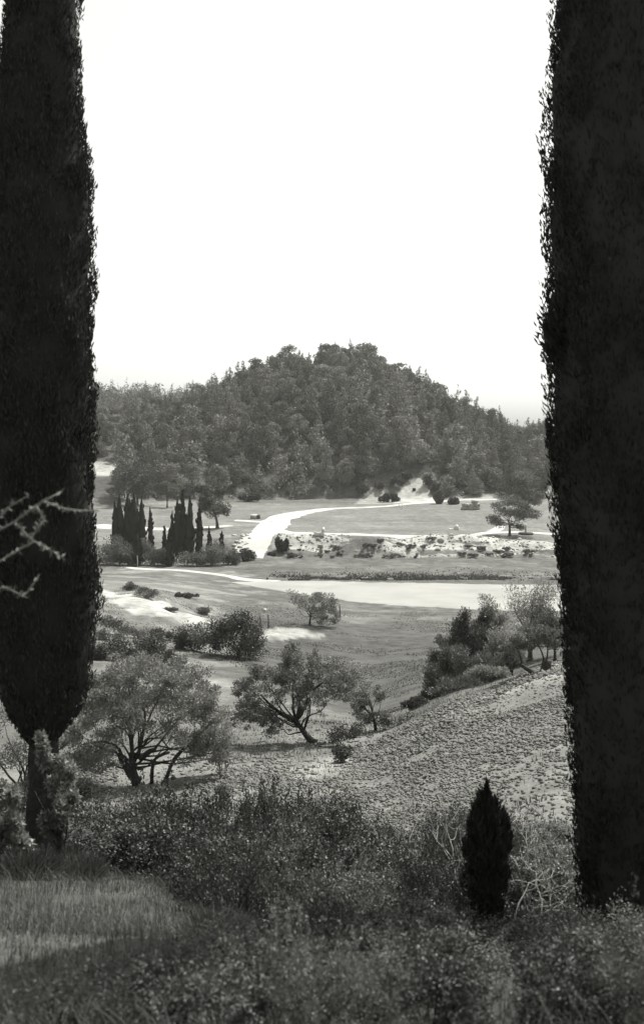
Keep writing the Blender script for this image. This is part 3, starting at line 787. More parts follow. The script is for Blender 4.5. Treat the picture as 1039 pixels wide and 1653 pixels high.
def far_cypress(px, top, bot, hw, d, label, seed):
    rng = np.random.default_rng(300 + seed)
    k = d / F
    base = at(px, d, -.05)
    base_z = min(base[2], 1e9)
    H = (-(top - HY) * k - base_z) * 1.05
    t = thing('riverside_cypress', base, label, 'tree', 'dark cypresses by the river')
    z0 = max(.1, min(.5, -(bot - HY) * k - base_z)); r = hw * k * 1.12; t.rotation_euler = (rng.normal() * .015, rng.normal() * .02, 0)
    prof = [(z0, r * .55), (z0 + .1 * (H - z0), r * .92), (z0 + .35 * (H - z0), r), (z0 + .65 * (H - z0), r * .78), (z0 + .87 * (H - z0), r * .38), (H, .02)]
    tb, _ = trunk_mesh(rng, (0, 0, 0), (0, 0, z0 + .3 * H), .16, .08, 4, 6, .01)
    link('trunk', tb.mesh('trunk', M['bark'], True), t)
    link('crown', cypress_mesh(rng, prof, 1500, .5, .16, .78, .2, seed).mesh('crown', M['cypress_far']), t)
FC = [(187,812,872,6,'first cypress of the row, beside the framing cypress'), (196,796,872,6,'tall slim cypress near the end of the row'), (207,800,872,8,'thick cypress standing in the left-hand cluster'), (217,799,875,9,'thickest cypress of the left-hand cluster'), (229,806,872,7,'cypress on the open side of the left-hand cluster'), (244,820,874,5,'slim short cypress alone between the two clusters'),
      (266,850,884,4,'very small cypress beside the forked cluster'), (277,826,880,4,'thin cypress in front of the tallest pair'), (286,806,886,6,'cypress next to the tallest one of the row'), (293,793,888,6,'tallest cypress of the riverside row'), (307,802,888,7,'broad cypress right of the tallest one'), (321,818,886,6,'cypress at the umbrella pine end of the row'),
      (338,854,880,4,'small lone cypress below the umbrella pine'), (357,858,884,4,'smallest lone cypress next to the white road ramp'), (222,862,902,7,'dark low cypress before the left-hand cluster with pale stem'), (274,858,915,6,'dark cypress standing forward of the forked cluster'), (300,830,888,6,'cypress hidden between the tallest and the broad cypress')]
for i, (px, top, bot, hw, lab) in enumerate(FC):
    far_cypress(px, top, bot, hw, 222 if i < 14 or i == 16 else 209, lab, i)

clump_tree('umbrella_pine', 'leaning umbrella pine behind the riverside cypresses', 'tree', 351, 262,
    [(318,790,11,8),(332,788,10,7),(330,812,13,10),(345,818,16,11),(358,824,11,12),(340,803,10,6)], 'pine', (.5, .2), 9000, [(350,838),(342,815),(332,800)], seed=100, depth=.6, bark='bark_far', sub=7, subr=.75)
clump_tree('umbrella_pine', 'flat-topped dark pine standing beside the path and white monument', 'tree', 822, 247,
    [(802,816,14,7),(822,811,16,7),(842,816,14,7),(850,828,14,7),(800,842,12,6),(795,836,10,5),(835,832,14,6),(862,830,8,6),(818,826,14,6),(838,850,6,4)], 'pine', (.45, .18), 7500, [(822,852),(820,840)], seed=101, depth=.6, bark='bark_far', sub=7, subr=.75)
SB = [(628, 351, [(622,803,7,7),(634,803,7,7)], 'evergreen', 'dark round bush at the foot of the bare earth scarp', 'round_bush'),
      (730, 334, [(730,816,8,9)], 'evergreen', 'dark round bush standing before the stone hut', 'round_bush'),
      (708, 338, [(708,802,6,9),(707,812,5,7)], 'pine', 'small loose tree next to the round bush near the hut', 'small_tree'),
      (850, 316, [(840,775,14,14),(858,780,14,16),(845,800,14,12),(862,808,14,10)], 'pine', 'tall pine behind the flat-topped pine', 'pine_tree'),
      (222, 326, [(205,765,14,12),(225,755,18,12),(240,770,14,14),(212,785,16,12),(230,790,18,12)], 'evergreen', 'large round tree standing forward of the wood above the cypresses', 'round_tree'),
      (270, 322, [(268,792,10,7),(280,795,8,6)], 'pine', 'low bush at the foot of the wood near the round tree', 'round_bush'),
      (405, 352, [(398,805,9,6),(412,803,9,7)], 'evergreen', 'low dark bush at the edge of the wood near the road', 'round_bush'),
      (455, 232, [(450,880,5,11),(460,886,6,10),(455,897,8,8)], 'evergreen', 'dark upright bush at the side of the white road ramp', 'round_bush'),
      (440, 229, [(438,900,5,6)], 'evergreen', 'little dark bush at the bottom of the white ramp', 'round_bush')]
for i, (px, d, cl, mt, lab, nm) in enumerate(SB):
    clump_tree(nm, lab, 'tree' if 'tree' in nm else 'bush', px, d, cl, mt, (.5, .24), 2500 + 1100 * len(cl), seed=110 + i, depth=.8, bark='bark_far', sub=6, subr=.75)

for i, (px, row, hw_, hh_, lab) in enumerate(((640, 776, 9, 8, 'dark bush on the upper edge of the bare scarp'), (655, 768, 9, 7, 'dark bush at the top of the bare scarp'), (690, 775, 10, 9, 'dark bush hanging over the bare scarp by the small tree'), (704, 786, 8, 8, 'dark bush at the side of the bare scarp behind the small tree'), (612, 784, 8, 6, 'low bush above the dim end of the bare scarp'), (583, 790, 9, 7, 'low bush beside the dim end of the bare scarp'), (668, 790, 2, 1.8, 'tiny tuft on the bare earth of the scarp'))):
    dd = find_d(px, row + hh_, 350, 400)
    clump_tree('scarp_bush', lab, 'bush', px, dd, [(px - hw_ * .4, row, hw_ * .7, hh_), (px + hw_ * .4, row + 1, hw_ * .7, hh_)], 'evergreen', (.5, .26), 1500, group='bushes on the bare scarp', seed=160 + i, limbs=False, sub=6, subr=.75, hollow=.1)

# low shrubs along the eroded bank: alike, in one group
rng = np.random.default_rng(77)
protos = []
for q in range(4):
    C = rng.normal(size=(7, 3)) * np.array([.8, .6, .25]) + np.array([0, 0, .7]); R = np.tile([.75, .7, .5], (7, 1)) * rng.uniform(.7, 1.2, (7, 1))
    V, Q = clump_leaves(rng, C, R, np.full(7, 90), .4, .18, .3)
    V[:, 2] = np.abs(V[:, 2])
    st = MB()
    for e in C: st.tube(bent(rng, (0, 0, -.2), e, 4, .1), np.linspace(.06, .015, 4), 4)
    protos.append((mesh_from('crown', V, [Q], M['evergreen' if q % 2 else 'shrub_pale']), st.mesh('stem', M['bark_far'])))
for i in range(38):
    px = rng.uniform(455, 895); d = 226.5 + 10 * rng.random() ** 2.4
    q = protos[i % 4]
    t = thing('bank_shrub', at(px, d), 'low dark shrub on the pale eroded bank behind the riverbed', 'bush', 'low shrubs along the eroded bank', rng.uniform(0, 6.28), rng.uniform(.35, .75))
    link('crown', q[0], t); link('stem', q[1], t)

# ------------------------------------------------------------------ the wooded hill
def pine_proto(seed, H, Wd, pointed, nl=2800, leaf=(.6, .28)):
    rng = np.random.default_rng(seed)
    C, R = [], []
    nt_ = 26
    for i in range(nt_):
        u = ((i + rng.random()) / nt_) ** .85
        z = H * (.1 + .85 * u - (.07 if u > .88 else 0))
        prof = (1 - u) ** .85 if pointed else math.sqrt(max(.05, 1 - (1.55 * u - .55) ** 2)) * .95
        rr = Wd * .5 * max(prof, .14)
        a = rng.random() * 6.283; q = rr * math.sqrt(rng.uniform(.1, .8))
        C.append((cos(a) * q, sin(a) * q, z)); s = Wd * rng.uniform(.14, .27) * (1.1 - .3 * u)
        R.append((s, s, s * .6))
    if pointed:                             # tiers of drooping boughs up to a pointed tip
        C, R = [], []
        tiers = 9
        for i in range(tiers):
            u = i / (tiers - 1); rr = Wd * .5 * (1 - u) ** .8 * rng.uniform(.8, 1.15) + .25
            for j in range(max(1, int(5.5 * (1 - u) + .6))):
                a = rng.random() * 6.283; q = rr * rng.uniform(.45, .75) * (u < .97)
                C.append((cos(a) * q, sin(a) * q, H * (.1 + .78 * u) + rng.normal() * .2)); s = (rr * .5 + .45) * rng.uniform(.8, 1.2)
                R.append((s, s, s * .45 + 1.0 * u ** 2))
    C, R = np.array(C), np.array(R); nt_ = len(C)
    V, Q = clump_leaves(rng, C, R, np.maximum(12, nl * (R[:, 0] * R[:, 2]) / (R[:, 0] * R[:, 2]).sum()).astype(int), leaf[0], leaf[1], up=.9, hollow=.45 if pointed else .6, face=True)
    b = MB(); b.tube(bent(rng, (0, 0, -.6), (rng.normal() * .25, rng.normal() * .25, H * .8), 6, .02), np.linspace(.2, .06, 6), 6)
    for e in C[::3]: b.tube(bent(rng, (0, 0, e[2] * .75), e, 3, .05), np.linspace(.07, .02, 3), 4)
    return V, Q, b.mesh('trunk', M['bark_far'], True)
PP_ = []
for s_, (H, Wd, pt) in enumerate([(10.5, 7.5, False), (10.5, 7.4, True), (11.5, 8.0, False), (11.5, 8.6, True), (12.0, 7.2, True), (8.5, 6.5, False), (10, 8.6, False), (13, 7.8, True)]):
    V, Q, tm = pine_proto(500 + s_, H, Wd, pt)
    PP_.append((mesh_from('crown', V, [Q], M['pine' if s_ % 3 else 'pine_pale']), tm, V, Q))

rng = np.random.default_rng(99)
spots = []
cell = {}
tries = 0
def toe_at(px): return np.interp(px, [60, 200, 330, 430, 560, 600, 640, 705, 720, 800, 900], [322, 330, 350, 364, 365, 371, 376, 374, 360, 358, 352])
while tries < 26000:
    tries += 1
    px = rng.uniform(95, 935); d = rng.uniform(326, 492)
    if d < toe_at(px) + 2: continue
    if px < 196 and HY - F * float(ground((px - CX) / F * d, d)) / d > 737: continue
    x = (px - CX) / F * d
    mn = 6.9 if d < 430 else 5.8
    g = (int(x // 6), int(d // 6))
    ok = True
    for a in (-1, 0, 1):
        for b in (-1, 0, 1):
            for (qx, qd) in cell.get((g[0] + a, g[1] + b), ()):
                if (qx - x) ** 2 + (qd - d) ** 2 < mn * mn: ok = False
    if ok:
        cell.setdefault(g, []).append((x, d)); spots.append((px, x, d))
spots.sort(key=lambda s: s[2])
info = []
for px, x, d in spots:
    z = float(ground(x, d)); crest = np.interp(px, CREST[:, 0], CREST[:, 1])
    f = (z + 17.5) / (crest + 17.5)
    info.append((px, x, d, z, f))
# the largest 295 in view become single trees; the rest one mass
vis = [s for s in info if 135 < s[0] < 905 and s[2] < 478]
keep = set(id(s) for s in sorted(vis, key=lambda s: s[2])[:10**6])
rng.shuffle(vis)
single = vis[:295] if len(vis) > 295 else vis
sid = set(id(s) for s in single)
ZONES = [('pine at the foot of the wooded hill', 'pines at the foot of the hill'), ('pine on the middle slope of the wooded hill', 'pines on the middle slope of the hill'), ('pine on the upper slope of the wooded hill', 'pines on the upper slope of the hill'), ('pine on the skyline of the wooded hill', 'pines on the skyline of the hill')]
SH = [('pine on the low wooded shoulder falling to the left', 'pines on the left-hand shoulder'), ('pine on the low wooded shoulder falling to the right', 'pines on the right-hand shoulder')]
mass = MB()
for s in info:
    px, x, d, z, f = s
    q = PP_[int(rng.integers(0, 8))]
    sca = rng.uniform(.8, 1.4) * (1.0 if f < .75 else .85) * (1.0 if 300 < px < 760 else .88)
    rz = rng.uniform(0, 6.283)
    if id(s) in sid:
        zone = SH[0] if px < 300 else SH[1] if px > 755 else ZONES[0 if f < .3 else 1 if f < .65 else 2 if f < .93 else 3]
        t = thing('pine_tree', (x, d, z - .2), zone[0], 'tree', zone[1], rz, (sca, sca, sca * rng.uniform(.9, 1.15)))
        t.rotation_euler = (rng.normal() * .05, rng.normal() * .05, rz)
        link('trunk', q[1], t); link('crown', q[0], t)
    else:
        V, Q = q[2], q[3]
        sel = rng.permutation(len(Q))[:550]
        v = V.reshape(-1, 4, 3)[sel]; c0 = v.mean(1, keepdims=True); v = (c0 + (v - c0) * 1.8).reshape(-1, 3)
        c_, s2 = cos(rz) * sca, sin(rz) * sca
        v = np.stack([v[:, 0] * c_ - v[:, 1] * s2 + x, v[:, 0] * s2 + v[:, 1] * c_ + d, v[:, 2] * sca + z - .2], -1)
        mass.add(v, np.arange(len(v)).reshape(-1, 4))
print('hill pines', len(info), 'single', len(single))
if mass.n:
    tag(link('pine_wood', mass.mesh('pine_wood', M['pine'])), 'dense pine wood filling the gaps between the hill pines', 'wood', kind='stuff')
ug = MB(); n_ = 2100
px_ = rng.uniform(100, 930, n_); d_ = rng.uniform(330, 480, n_)
ok_ = (d_ > toe_at(px_) + 1.5) & ~((px_ < 196) & (HY - F * ground((px_ - CX) / F * d_, d_) / d_ > 737)) & (lookup(pale, (px_ - CX) / F * d_, d_) < .3)
px_, d_ = px_[ok_], d_[ok_]; x_ = (px_ - CX) / F * d_
C_ = np.stack([x_, d_, ground(x_, d_) + .5], -1); r_ = rng.uniform(.8, 1.7, len(C_))
V, Q = clump_leaves(rng, C_, np.stack([r_, r_, r_ * .7], -1), np.full(len(C_), 40), .7, .36, face=True)
ug.add(V, Q)
tag(link('undergrowth', ug.mesh('undergrowth', M['evergreen'])), 'low bushes under and between the hill pines', 'undergrowth', kind='stuff')
# far wood on the ridge behind
far = MB()
for i in range(330):
    px = rng.uniform(60, 420); d = rng.uniform(585, 770); x = (px - CX) / F * d; z = float(ground(x, d))
    V, Q = PP_[int(rng.integers(0, 8))][2:]
    sel = rng.permutation(len(Q))[:300]; sca = rng.uniform(.8, 1.4)
    v = V.reshape(-1, 4, 3)[sel]; c0 = v.mean(1, keepdims=True); v = (c0 + (v - c0) * 1.6).reshape(-1, 3) * sca + np.array([x, d, z - .3])
    far.add(v, np.arange(len(v)).reshape(-1, 4))
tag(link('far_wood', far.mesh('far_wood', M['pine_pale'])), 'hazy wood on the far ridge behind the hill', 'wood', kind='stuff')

# ------------------------------------------------------------------ small built things round the oval field
def stone_wall(name, label, px, d, wd, h, dep, mat, rz=0.0, seed=0, opening=False, cat='ruin'):
    """rough coursed stones, each a piece of its own"""
    rng = np.random.default_rng(700 + seed)
    t = thing(name, at(px, d, -.1), label, cat, None, rz)
    courses = max(2, int(h / .75)); ch = h / courses
    sm = {}
    for c in range(courses):
        x = -wd / 2 + (.3 if c % 2 else 0)
        while x < wd / 2 - .3:
            L = min(rng.uniform(.8, 1.5), wd / 2 - x)
            if not (c >= courses - 2 and rng.random() < (.45 if c == courses - 1 else .15) + .5 * max(0, abs(x + L / 2) / wd - .25)):
                b = MB(); j = rng.uniform(-.05, .05)
                b.box((x + .02, -dep / 2 + j, c * ch + .012), (x + L - .02, dep / 2 + j, (c + 1) * ch - .012))
                V, Q = b.arrays(); V = V + rng.normal(size=V.shape) * .07
                if not (opening and c < courses - 1 and abs(x + L / 2) < .8):
                    link('stone', mesh_from('stone', V, Q, M[mat]), t)
            x += L
    return t
stone_wall('stone_hut_ruin', 'pale ruined stone hut beside the round bush below the hill', 759, 316, 5.2, 2.9, 3.0, 'stone', .1, 1)
stone_wall('stone_block_wall', 'pale squared stone wall on the eroded bank by the road', 512, 238.5, 3.2, 1.9, 1.2, 'plaster', 0, 2)
stone_wall('stone_block_wall', 'narrow broken stone pier below the squared wall on the bank', 517, 229, 1.0, 2.6, 1.0, 'stone', .2, 3)

# roadside shelter: pale lean-to, the shade of its opening put in as a dark box
t = thing('roadside_shelter', at(411, 292), 'small pale shelter with a dark doorway beside the white road', 'shelter', s=.62)
b = MB(); b.box((-1.8, -1, -.2), (1.0, 1, 1.25)); link('wall', b.mesh('wall', M['stone']), t)
b = MB(); b.add([[-2, -1.2, 1.25], [1.2, -1.2, 1.25], [1.2, 1.2, 1.7], [-2, 1.2, 1.7], [-2, -1.2, 1.4], [1.2, -1.2, 1.4], [1.2, 1.2, 1.85], [-2, 1.2, 1.85]], [[0,3,2,1],[4,5,6,7],[0,1,5,4],[1,2,6,5],[2,3,7,6],[3,0,4,7]]); link('roof', b.mesh('roof', M['stone']), t)
b = MB(); b.box((1.003, -.9, 0), (2.4, .9, 1.7)); link('doorway', b.mesh('doorway', M['darkwood']), t)

# monument: white pillar on a low dark plinth
t = thing('monument', at(848, 251), 'white pillar monument on a low dark round plinth beside the flat-topped pine', 'monument')
b = MB(); th = np.arange(16) * 2 * pi / 16
b.tube([(0, 0, -.1), (0, 0, .35), (0, 0, .5)], [1.75, 1.75, 1.55], 16); link('plinth', b.mesh('plinth', M['darkwood']), t)
b = MB(); b.box((-.3, -.3, .5), (.3, .3, .8)); link('pedestal', b.mesh('pedestal', M['plaster']), t)
b = MB(); b.add([[-.2,-.2,.8],[.2,-.2,.8],[.2,.2,.8],[-.2,.2,.8],[-.13,-.13,2.3],[.13,-.13,2.3],[.13,.13,2.3],[-.13,.13,2.3],[0,0,2.55]], [[0,1,5,4],[1,2,6,5],[2,3,7,6],[3,0,4,7]], [[4,5,8],[5,6,8],[6,7,8],[7,4,8]]); link('pillar', b.mesh('pillar', M['plaster']), t)

def rock(name, label, loc, r, mat, seed, cat='stone', group=None):
    rng = np.random.default_rng(seed)
    n, m = 9, 6
    V = []
    for i in range(m + 1):
        for j in range(n):
            a, p = j * 2 * pi / n, pi * i / m
            q = 1 + .22 * (vnoise(np.cos(a) * 1.5 * np.sin(p) + 5, np.cos(p) * 1.5 + np.sin(a), seed) - .5) * 2
            V.append((r[0] * np.sin(p) * cos(a) * q, r[1] * np.sin(p) * sin(a) * q, r[2] * np.cos(p) * q))
    Q = [[i * n + j, i * n + (j + 1) % n, (i + 1) * n + (j + 1) % n, (i + 1) * n + j] for i in range(m) for j in range(n)]
    me = mesh_from(name, np.array(V), [np.array(Q)[:, ::-1]], M[mat]); o = link(name, me); o.location = loc
    return tag(o, label, cat, group)
p = at(736, 257); rock('white_stone', 'small white stone block standing in the oval field', (p[0], p[1], p[2] + .45), (.7, .6, .85), 'plaster', 3)
p = at(727, 257); rock('white_stone', 'flat white stone lying beside the white block in the field', (p[0], p[1], p[2] + .1), (.6, .4, .25), 'plaster', 4)
for i, (px, lab) in enumerate(((646, 'first of two white poles leaning in the oval field'), (651, 'second of two white poles leaning in the oval field'))):
    q = at(px, 322); b = MB(); b.tube([(-.6, 0, 1.6), (.0, -.1, .8), (.6, -.2, -.05)], [.12, .12, .12], 6)
    o = link('white_pole', b.mesh('white_pole', M['plaster'])); o.location = q; tag(o, lab, 'pole', 'white poles in the oval field')
for i, (px, d, h, lab) in enumerate(((548, 140, 1.7, 'thin dark post on the meadow beside the small olive'), (433, 122, 1.6, 'dark post by the end of the eroded bank'), (420, 124, 1.1, 'short dark post at the lower end of the eroded bank'), (222, 208, 2.2, 'pale stake under the dark low cypress by the footpath'), (287, 209, 1.6, 'thin pale stake by the footpath below the tall cypresses'))):
    b = MB(); b.tube([(0, 0, -.1), (.03, 0, h * .5), (-.03, 0, h)], [.09, .08, .07], 6)
    o = link('post', b.mesh('post', M['darkwood' if i < 3 else 'plaster'], True)); o.location = at(px, d); tag(o, lab, 'post', 'posts')
p = at(428, 140); rock('white_stone', 'tiny white stone on the slope above the posts', (p[0], p[1], p[2] + .1), (.22, .2, .2), 'plaster', 6)

# broken white spoil along the side of the road ramp
rng = np.random.default_rng(13)
for i in range(24):
    px = rng.uniform(376, 404); d = rng.uniform(226, 246); p = at(px, d)
    s_ = rng.uniform(.25, .55)
    rock('spoil_heap', 'white lump of road spoil at the side of the white ramp', (p[0], p[1], p[2] + .1), (s_ * 1.2, s_, s_ * .7), 'road', 40 + i, 'stone', 'white spoil beside the road ramp')

# ------------------------------------------------------------------ clods on the ploughed field
def ico():
    f = (1 + 5 ** .5) / 2
    V = np.array([[-1,f,0],[1,f,0],[-1,-f,0],[1,-f,0],[0,-1,f],[0,1,f],[0,-1,-f],[0,1,-f],[f,0,-1],[f,0,1],[-f,0,-1],[-f,0,1]]) / math.hypot(1, f)
    T = np.array([[0,11,5],[0,5,1],[0,1,7],[0,7,10],[0,10,11],[1,5,9],[5,11,4],[11,10,2],[10,7,6],[7,1,8],[3,9,4],[3,4,2],[3,2,6],[3,6,8],[3,8,9],[4,9,5],[2,4,11],[6,2,10],[8,6,7],[9,8,1]])
    return V, T
rng = np.random.default_rng(55)
n = 130000
px = rng.uniform(90, 960, n); d = np.sqrt(rng.uniform(19.0 ** 2, 62.0 ** 2, n)); x = (px - CX) / F * d
ok = rng.random(n) < lookup(soil, x, d) * np.clip(sstep(.34, .6, fbm(x / 3.2, d / 3.2, 3, 91)) + .12, 0, 1)
x, d = x[ok], d[ok]
x, d = x[:30000], d[:30000]
n = len(x)
IV, IT = ico()
OV = np.array([[1,0,0],[-1,0,0],[0,1,0],[0,-1,0],[0,0,1],[0,0,-1]], float); OT = np.array([[0,2,4],[2,1,4],[1,3,4],[3,0,4],[2,0,5],[1,2,5],[3,1,5],[0,3,5]])
size = np.clip(rng.lognormal(math.log(.034), .45, n), .015, .11)
size = size * (.55 + 1.1 * fbm(x / 1.8, d / 1.8, 3, 93))
size = np.minimum(size, .045 + np.clip(d - 22, 0, 30) * .003)
vs = OV[None] * (1.1 + rng.normal(size=(n, 6, 1)) * .28) * size[:, None, None] * np.stack([rng.uniform(.8, 1.5, n), rng.uniform(.8, 1.4, n), rng.uniform(.55, .95, n)], -1)[:, None, :]
a = rng.random(n) * 6.283; ca, sa = np.cos(a)[:, None], np.sin(a)[:, None]
vs = np.stack([vs[..., 0] * ca - vs[..., 1] * sa, vs[..., 0] * sa + vs[..., 1] * ca, vs[..., 2]], -1)
vs += np.stack([x, d, ground(x, d) + size * .3], -1)[:, None, :]
tag(link('clods', mesh_from('clods', vs.reshape(-1, 3), [(OT[None] + (np.arange(n) * 6)[:, None, None]).reshape(-1, 3)], M['clod'])), 'broken clods of turned earth on the ploughed slope', 'soil', kind='stuff')
print('clods', n)

n = 26000
px = rng.uniform(445, 900, n); d = rng.uniform(227, 241, n); x = (px - CX) / F * d
ok = lookup(pale, x, d) > .35
x, d = x[ok][:800], d[ok][:800]; n = len(x)
size = np.clip(rng.lognormal(math.log(.15), .5, n), .08, .7)
vs = IV[None] * (1 + rng.normal(size=(n, 12, 1)) * .22) * size[:, None, None] * np.stack([rng.uniform(.8, 1.6, n), rng.uniform(.8, 1.3, n), rng.uniform(.5, .9, n)], -1)[:, None, :]
vs += np.stack([x, d, ground(x, d) + size * .2], -1)[:, None, :]
tag(link('rubble', mesh_from('rubble', vs.reshape(-1, 3), [(IT[None] + (np.arange(n) * 12)[:, None, None]).reshape(-1, 3)], M['stone'])), 'pale rubble on the eroded bank behind the riverbed', 'rubble', kind='stuff')

# ------------------------------------------------------------------ grass
def blades(name, x, y, h, wd, mat, label, lean=.35, seed=0, cat='grass'):
    rng = np.random.default_rng(seed)
    n = len(x)
    z = ground(x, y) - .01
    base = np.stack([x, y, z], -1)
    az = rng.random(n) * 6.283; ln = rng.random(n) * lean
    dirv = np.stack([np.cos(az) * ln, np.sin(az) * ln, np.ones(n)], -1)
    s = np.stack([np.cos(az + 1.4), np.sin(az + 1.4), np.zeros(n)], -1) * wd[:, None] * .5
    tip = base + dirv * h[:, None]; mid = base + dirv * h[:, None] * .5 * np.array([.6, .6, 1.1])
    V = np.stack([base - s, base + s, mid + s * .7, tip, mid - s * .7], 1).reshape(-1, 3)
    i = np.arange(n) * 5
    me = mesh_from(name, V, [np.stack([i, i + 1, i + 2, i + 4], -1), np.stack([i + 4, i + 2, i + 3], -1)], M[mat])
    return tag(link(name, me), label, cat, kind='stuff')
rng = np.random.default_rng(66)
n = 80000
d = 2.2 + 9.6 * rng.random(n) ** .8; px = rng.uniform(-420, 1450, n)
keep_ = (px < 430 + 60 * fbm(px / 40, d, 2, 3)) | (rng.random(n) < .35)
keep_ &= fbm((px - CX) / F * d / .35, d / .35, 2, 17) > .30
px, d = px[keep_], d[keep_]; x = (px - CX) / F * d
hh = rng.uniform(.03, .12, len(x)) * (.6 + .9 * fbm(x / .8, d / .8, 2, 4))
blades('grass', x, d, hh, rng.uniform(.003, .006, len(x)), 'grass', 'short soft grass on the slope nearest the viewer', 1.5, 1)
# meadow tufts
n = 60000
px = rng.uniform(140, 920, n); d = np.exp(rng.uniform(math.log(56), math.log(150), n)); x = (px - CX) / F * d
ok = (lookup(pale, x, d) < .25) & (lookup(soil, x, d) < .3) & (fbm(x / 6, d / 6, 3, 19) > .5)
rf = np.interp(px, [345, 470, 560, 700, 800, 1000], [185, 168, 162, 156.5, 153, 149])
ok &= ~((d > rf - 1.5) & (d < 189) & (px > 345))
ok &= ~((d > 238) & (px > 372) & (px < 900) & (rng.random(n) < .93))
x, d = x[ok], d[ok]
blades('meadow_grass', x, d, rng.uniform(.04, .12, len(x)), rng.uniform(.03, .07, len(x)) * (1 + d / 160), 'grass', 'rough grass and weeds across the valley meadows', .6, 2)
# reeds along the far edge of the riverbed
n = 12000
px = rng.uniform(430, 910, n); d = 188.2 + rng.gamma(1.6, 2.2, n); x = (px - CX) / F * d
ok = fbm(px / 30, d / 3, 3, 23) > .30 + .22 * np.abs(px - 660) / 240
x, d = x[ok], d[ok]; n = len(x)
blades('reeds', x, d, rng.uniform(.1, .34, n), rng.uniform(.12, .24, n), 'reed', 'dark band of reeds along the far edge of the riverbed', 1.0, 3, 'reeds')
# weeds on the field edge and among the clods
n = 36000
px = rng.uniform(120, 930, n); d = np.exp(rng.uniform(math.log(17), math.log(62), n)); x = (px - CX) / F * d
ok = rng.random(n) > lookup(soil, x, d) * (.985 - .45 * (fbm(x / 2.0, d / 2.0, 3, 29) > .6))
x, d = x[ok], d[ok]
blades('weeds', x, d, rng.uniform(.05, .18, len(x)), rng.uniform(.015, .04, len(x)), 'meadow', 'weeds and dry grass along the edges of the ploughed field', .7, 4)

# ------------------------------------------------------------------ foreground scrub
rng = np.random.default_rng(31)
def shrub_proto(kind, seed):
    rng = np.random.default_rng(seed)
    st = MB()
    ncl, nl, L, W, mat, cr = {'leafy': (40, 190, .048, .026, 'shrub', .2), 'grey': (44, 160, .038, .019, 'shrub_pale', .18), 'wiry': (56, 130, .05, .013, 'shrub', .14)}[kind]
    C, R = [], []
    for i in range(ncl):
        a = rng.random() * 6.283; sp_ = math.sqrt(rng.random())
        z = (1.0 - .5 * sp_ ** 2) * rng.uniform(.35, 1.0)
        if rng.random() < .15: z *= 1.22
        e = np.array([cos(a) * sp_ * .7, sin(a) * sp_ * .7, max(z - cr * .5, .1)])
        C.append(e); r = cr * rng.uniform(.65, 1.25); R.append((r, r, r * (1.5 if kind == 'wiry' else .9)))
        st.tube(bent(rng, (e[0] * .2, e[1] * .2, -.05), e, 6, .08), np.linspace(.012, .003, 6), 4, False)
    C, R = np.array(C), np.array(R)
    V, Q = clump_leaves(rng, C, R, np.full(ncl, nl), L, W, up=.9 if kind == 'wiry' else .4, hollow=.35, face=kind == 'leafy')
    k2 = 700    # loose sprigs above the dome
    j = rng.integers(0, ncl, k2); u = rng.random(k2)[:, None]
    dirv = unit(C[j] * np.array([.5, .5, 1]) + np.stack([np.sin(j * 3.1), np.cos(j * 5.7), np.ones(k2)], -1) * .35)
    pos = C[j] + dirv * (R[j][:, :1] + .16 * u) + rng.normal(size=(k2, 3)) * .018
    V2, Q2 = leaf_quads(rng, pos, dirv + rng.normal(size=(k2, 3)) * .5, L * rng.uniform(.5, 1.1, k2), W)
    V = np.vstack([V, V2]); Q = np.vstack([Q, Q2 + len(V) - len(V2)])
    V[:, 2] = np.abs(V[:, 2])
    return mesh_from('foliage', V, [Q], M[mat]), st.mesh('stem', M['bark'])
SPR = [('leafy', shrub_proto('leafy', 1)), ('leafy', shrub_proto('leafy', 2)), ('grey', shrub_proto('grey', 3)), ('wiry', shrub_proto('wiry', 4)), ('leafy', shrub_proto('leafy', 5)), ('wiry', shrub_proto('wiry', 6)), ('grey', shrub_proto('grey', 7))]
SLB = {('leafy', 0): ('dark leafy shrub on the far side of the foreground scrub', 'leafy shrubs far side'), ('grey', 0): ('grey-leaved shrub on the far side of the foreground scrub', 'grey shrubs far side'), ('wiry', 0): ('wiry upright shrub on the far side of the foreground scrub', 'wiry shrubs far side'),
       ('leafy', 1): ('dark leafy shrub in the middle of the foreground scrub', 'leafy shrubs middle'), ('grey', 1): ('grey-leaved shrub in the middle of the foreground scrub', 'grey shrubs middle'), ('wiry', 1): ('wiry upright shrub in the middle of the foreground scrub', 'wiry shrubs middle'),
       ('leafy', 2): ('blurred dark leafy shrub at the near edge of the scrub', 'leafy shrubs near edge'), ('grey', 2): ('blurred grey-leaved shrub at the near edge of the scrub', 'grey shrubs near edge'), ('wiry', 2): ('blurred wiry shrub at the near edge of the scrub', 'wiry shrubs near edge')}
TOP = ([-100, 80, 150, 250, 330, 345, 380, 450, 520, 560, 640, 700, 780, 860, 930, 1100], [1290, 1275, 1268, 1283, 1298, 1300, 1272, 1268, 1285, 1296, 1335, 1325, 1290, 1305, 1340, 1340])
layers = [(19.5, 1.05), (17.0, 1.0), (15.0, .95), (13.2, .9), (11.6, .85), (10.2, .8), (8.9, .72), (7.7, .62), (6.6, .55), (5.6, .48), (4.8, .40), (4.1, .34), (3.5, .3)]
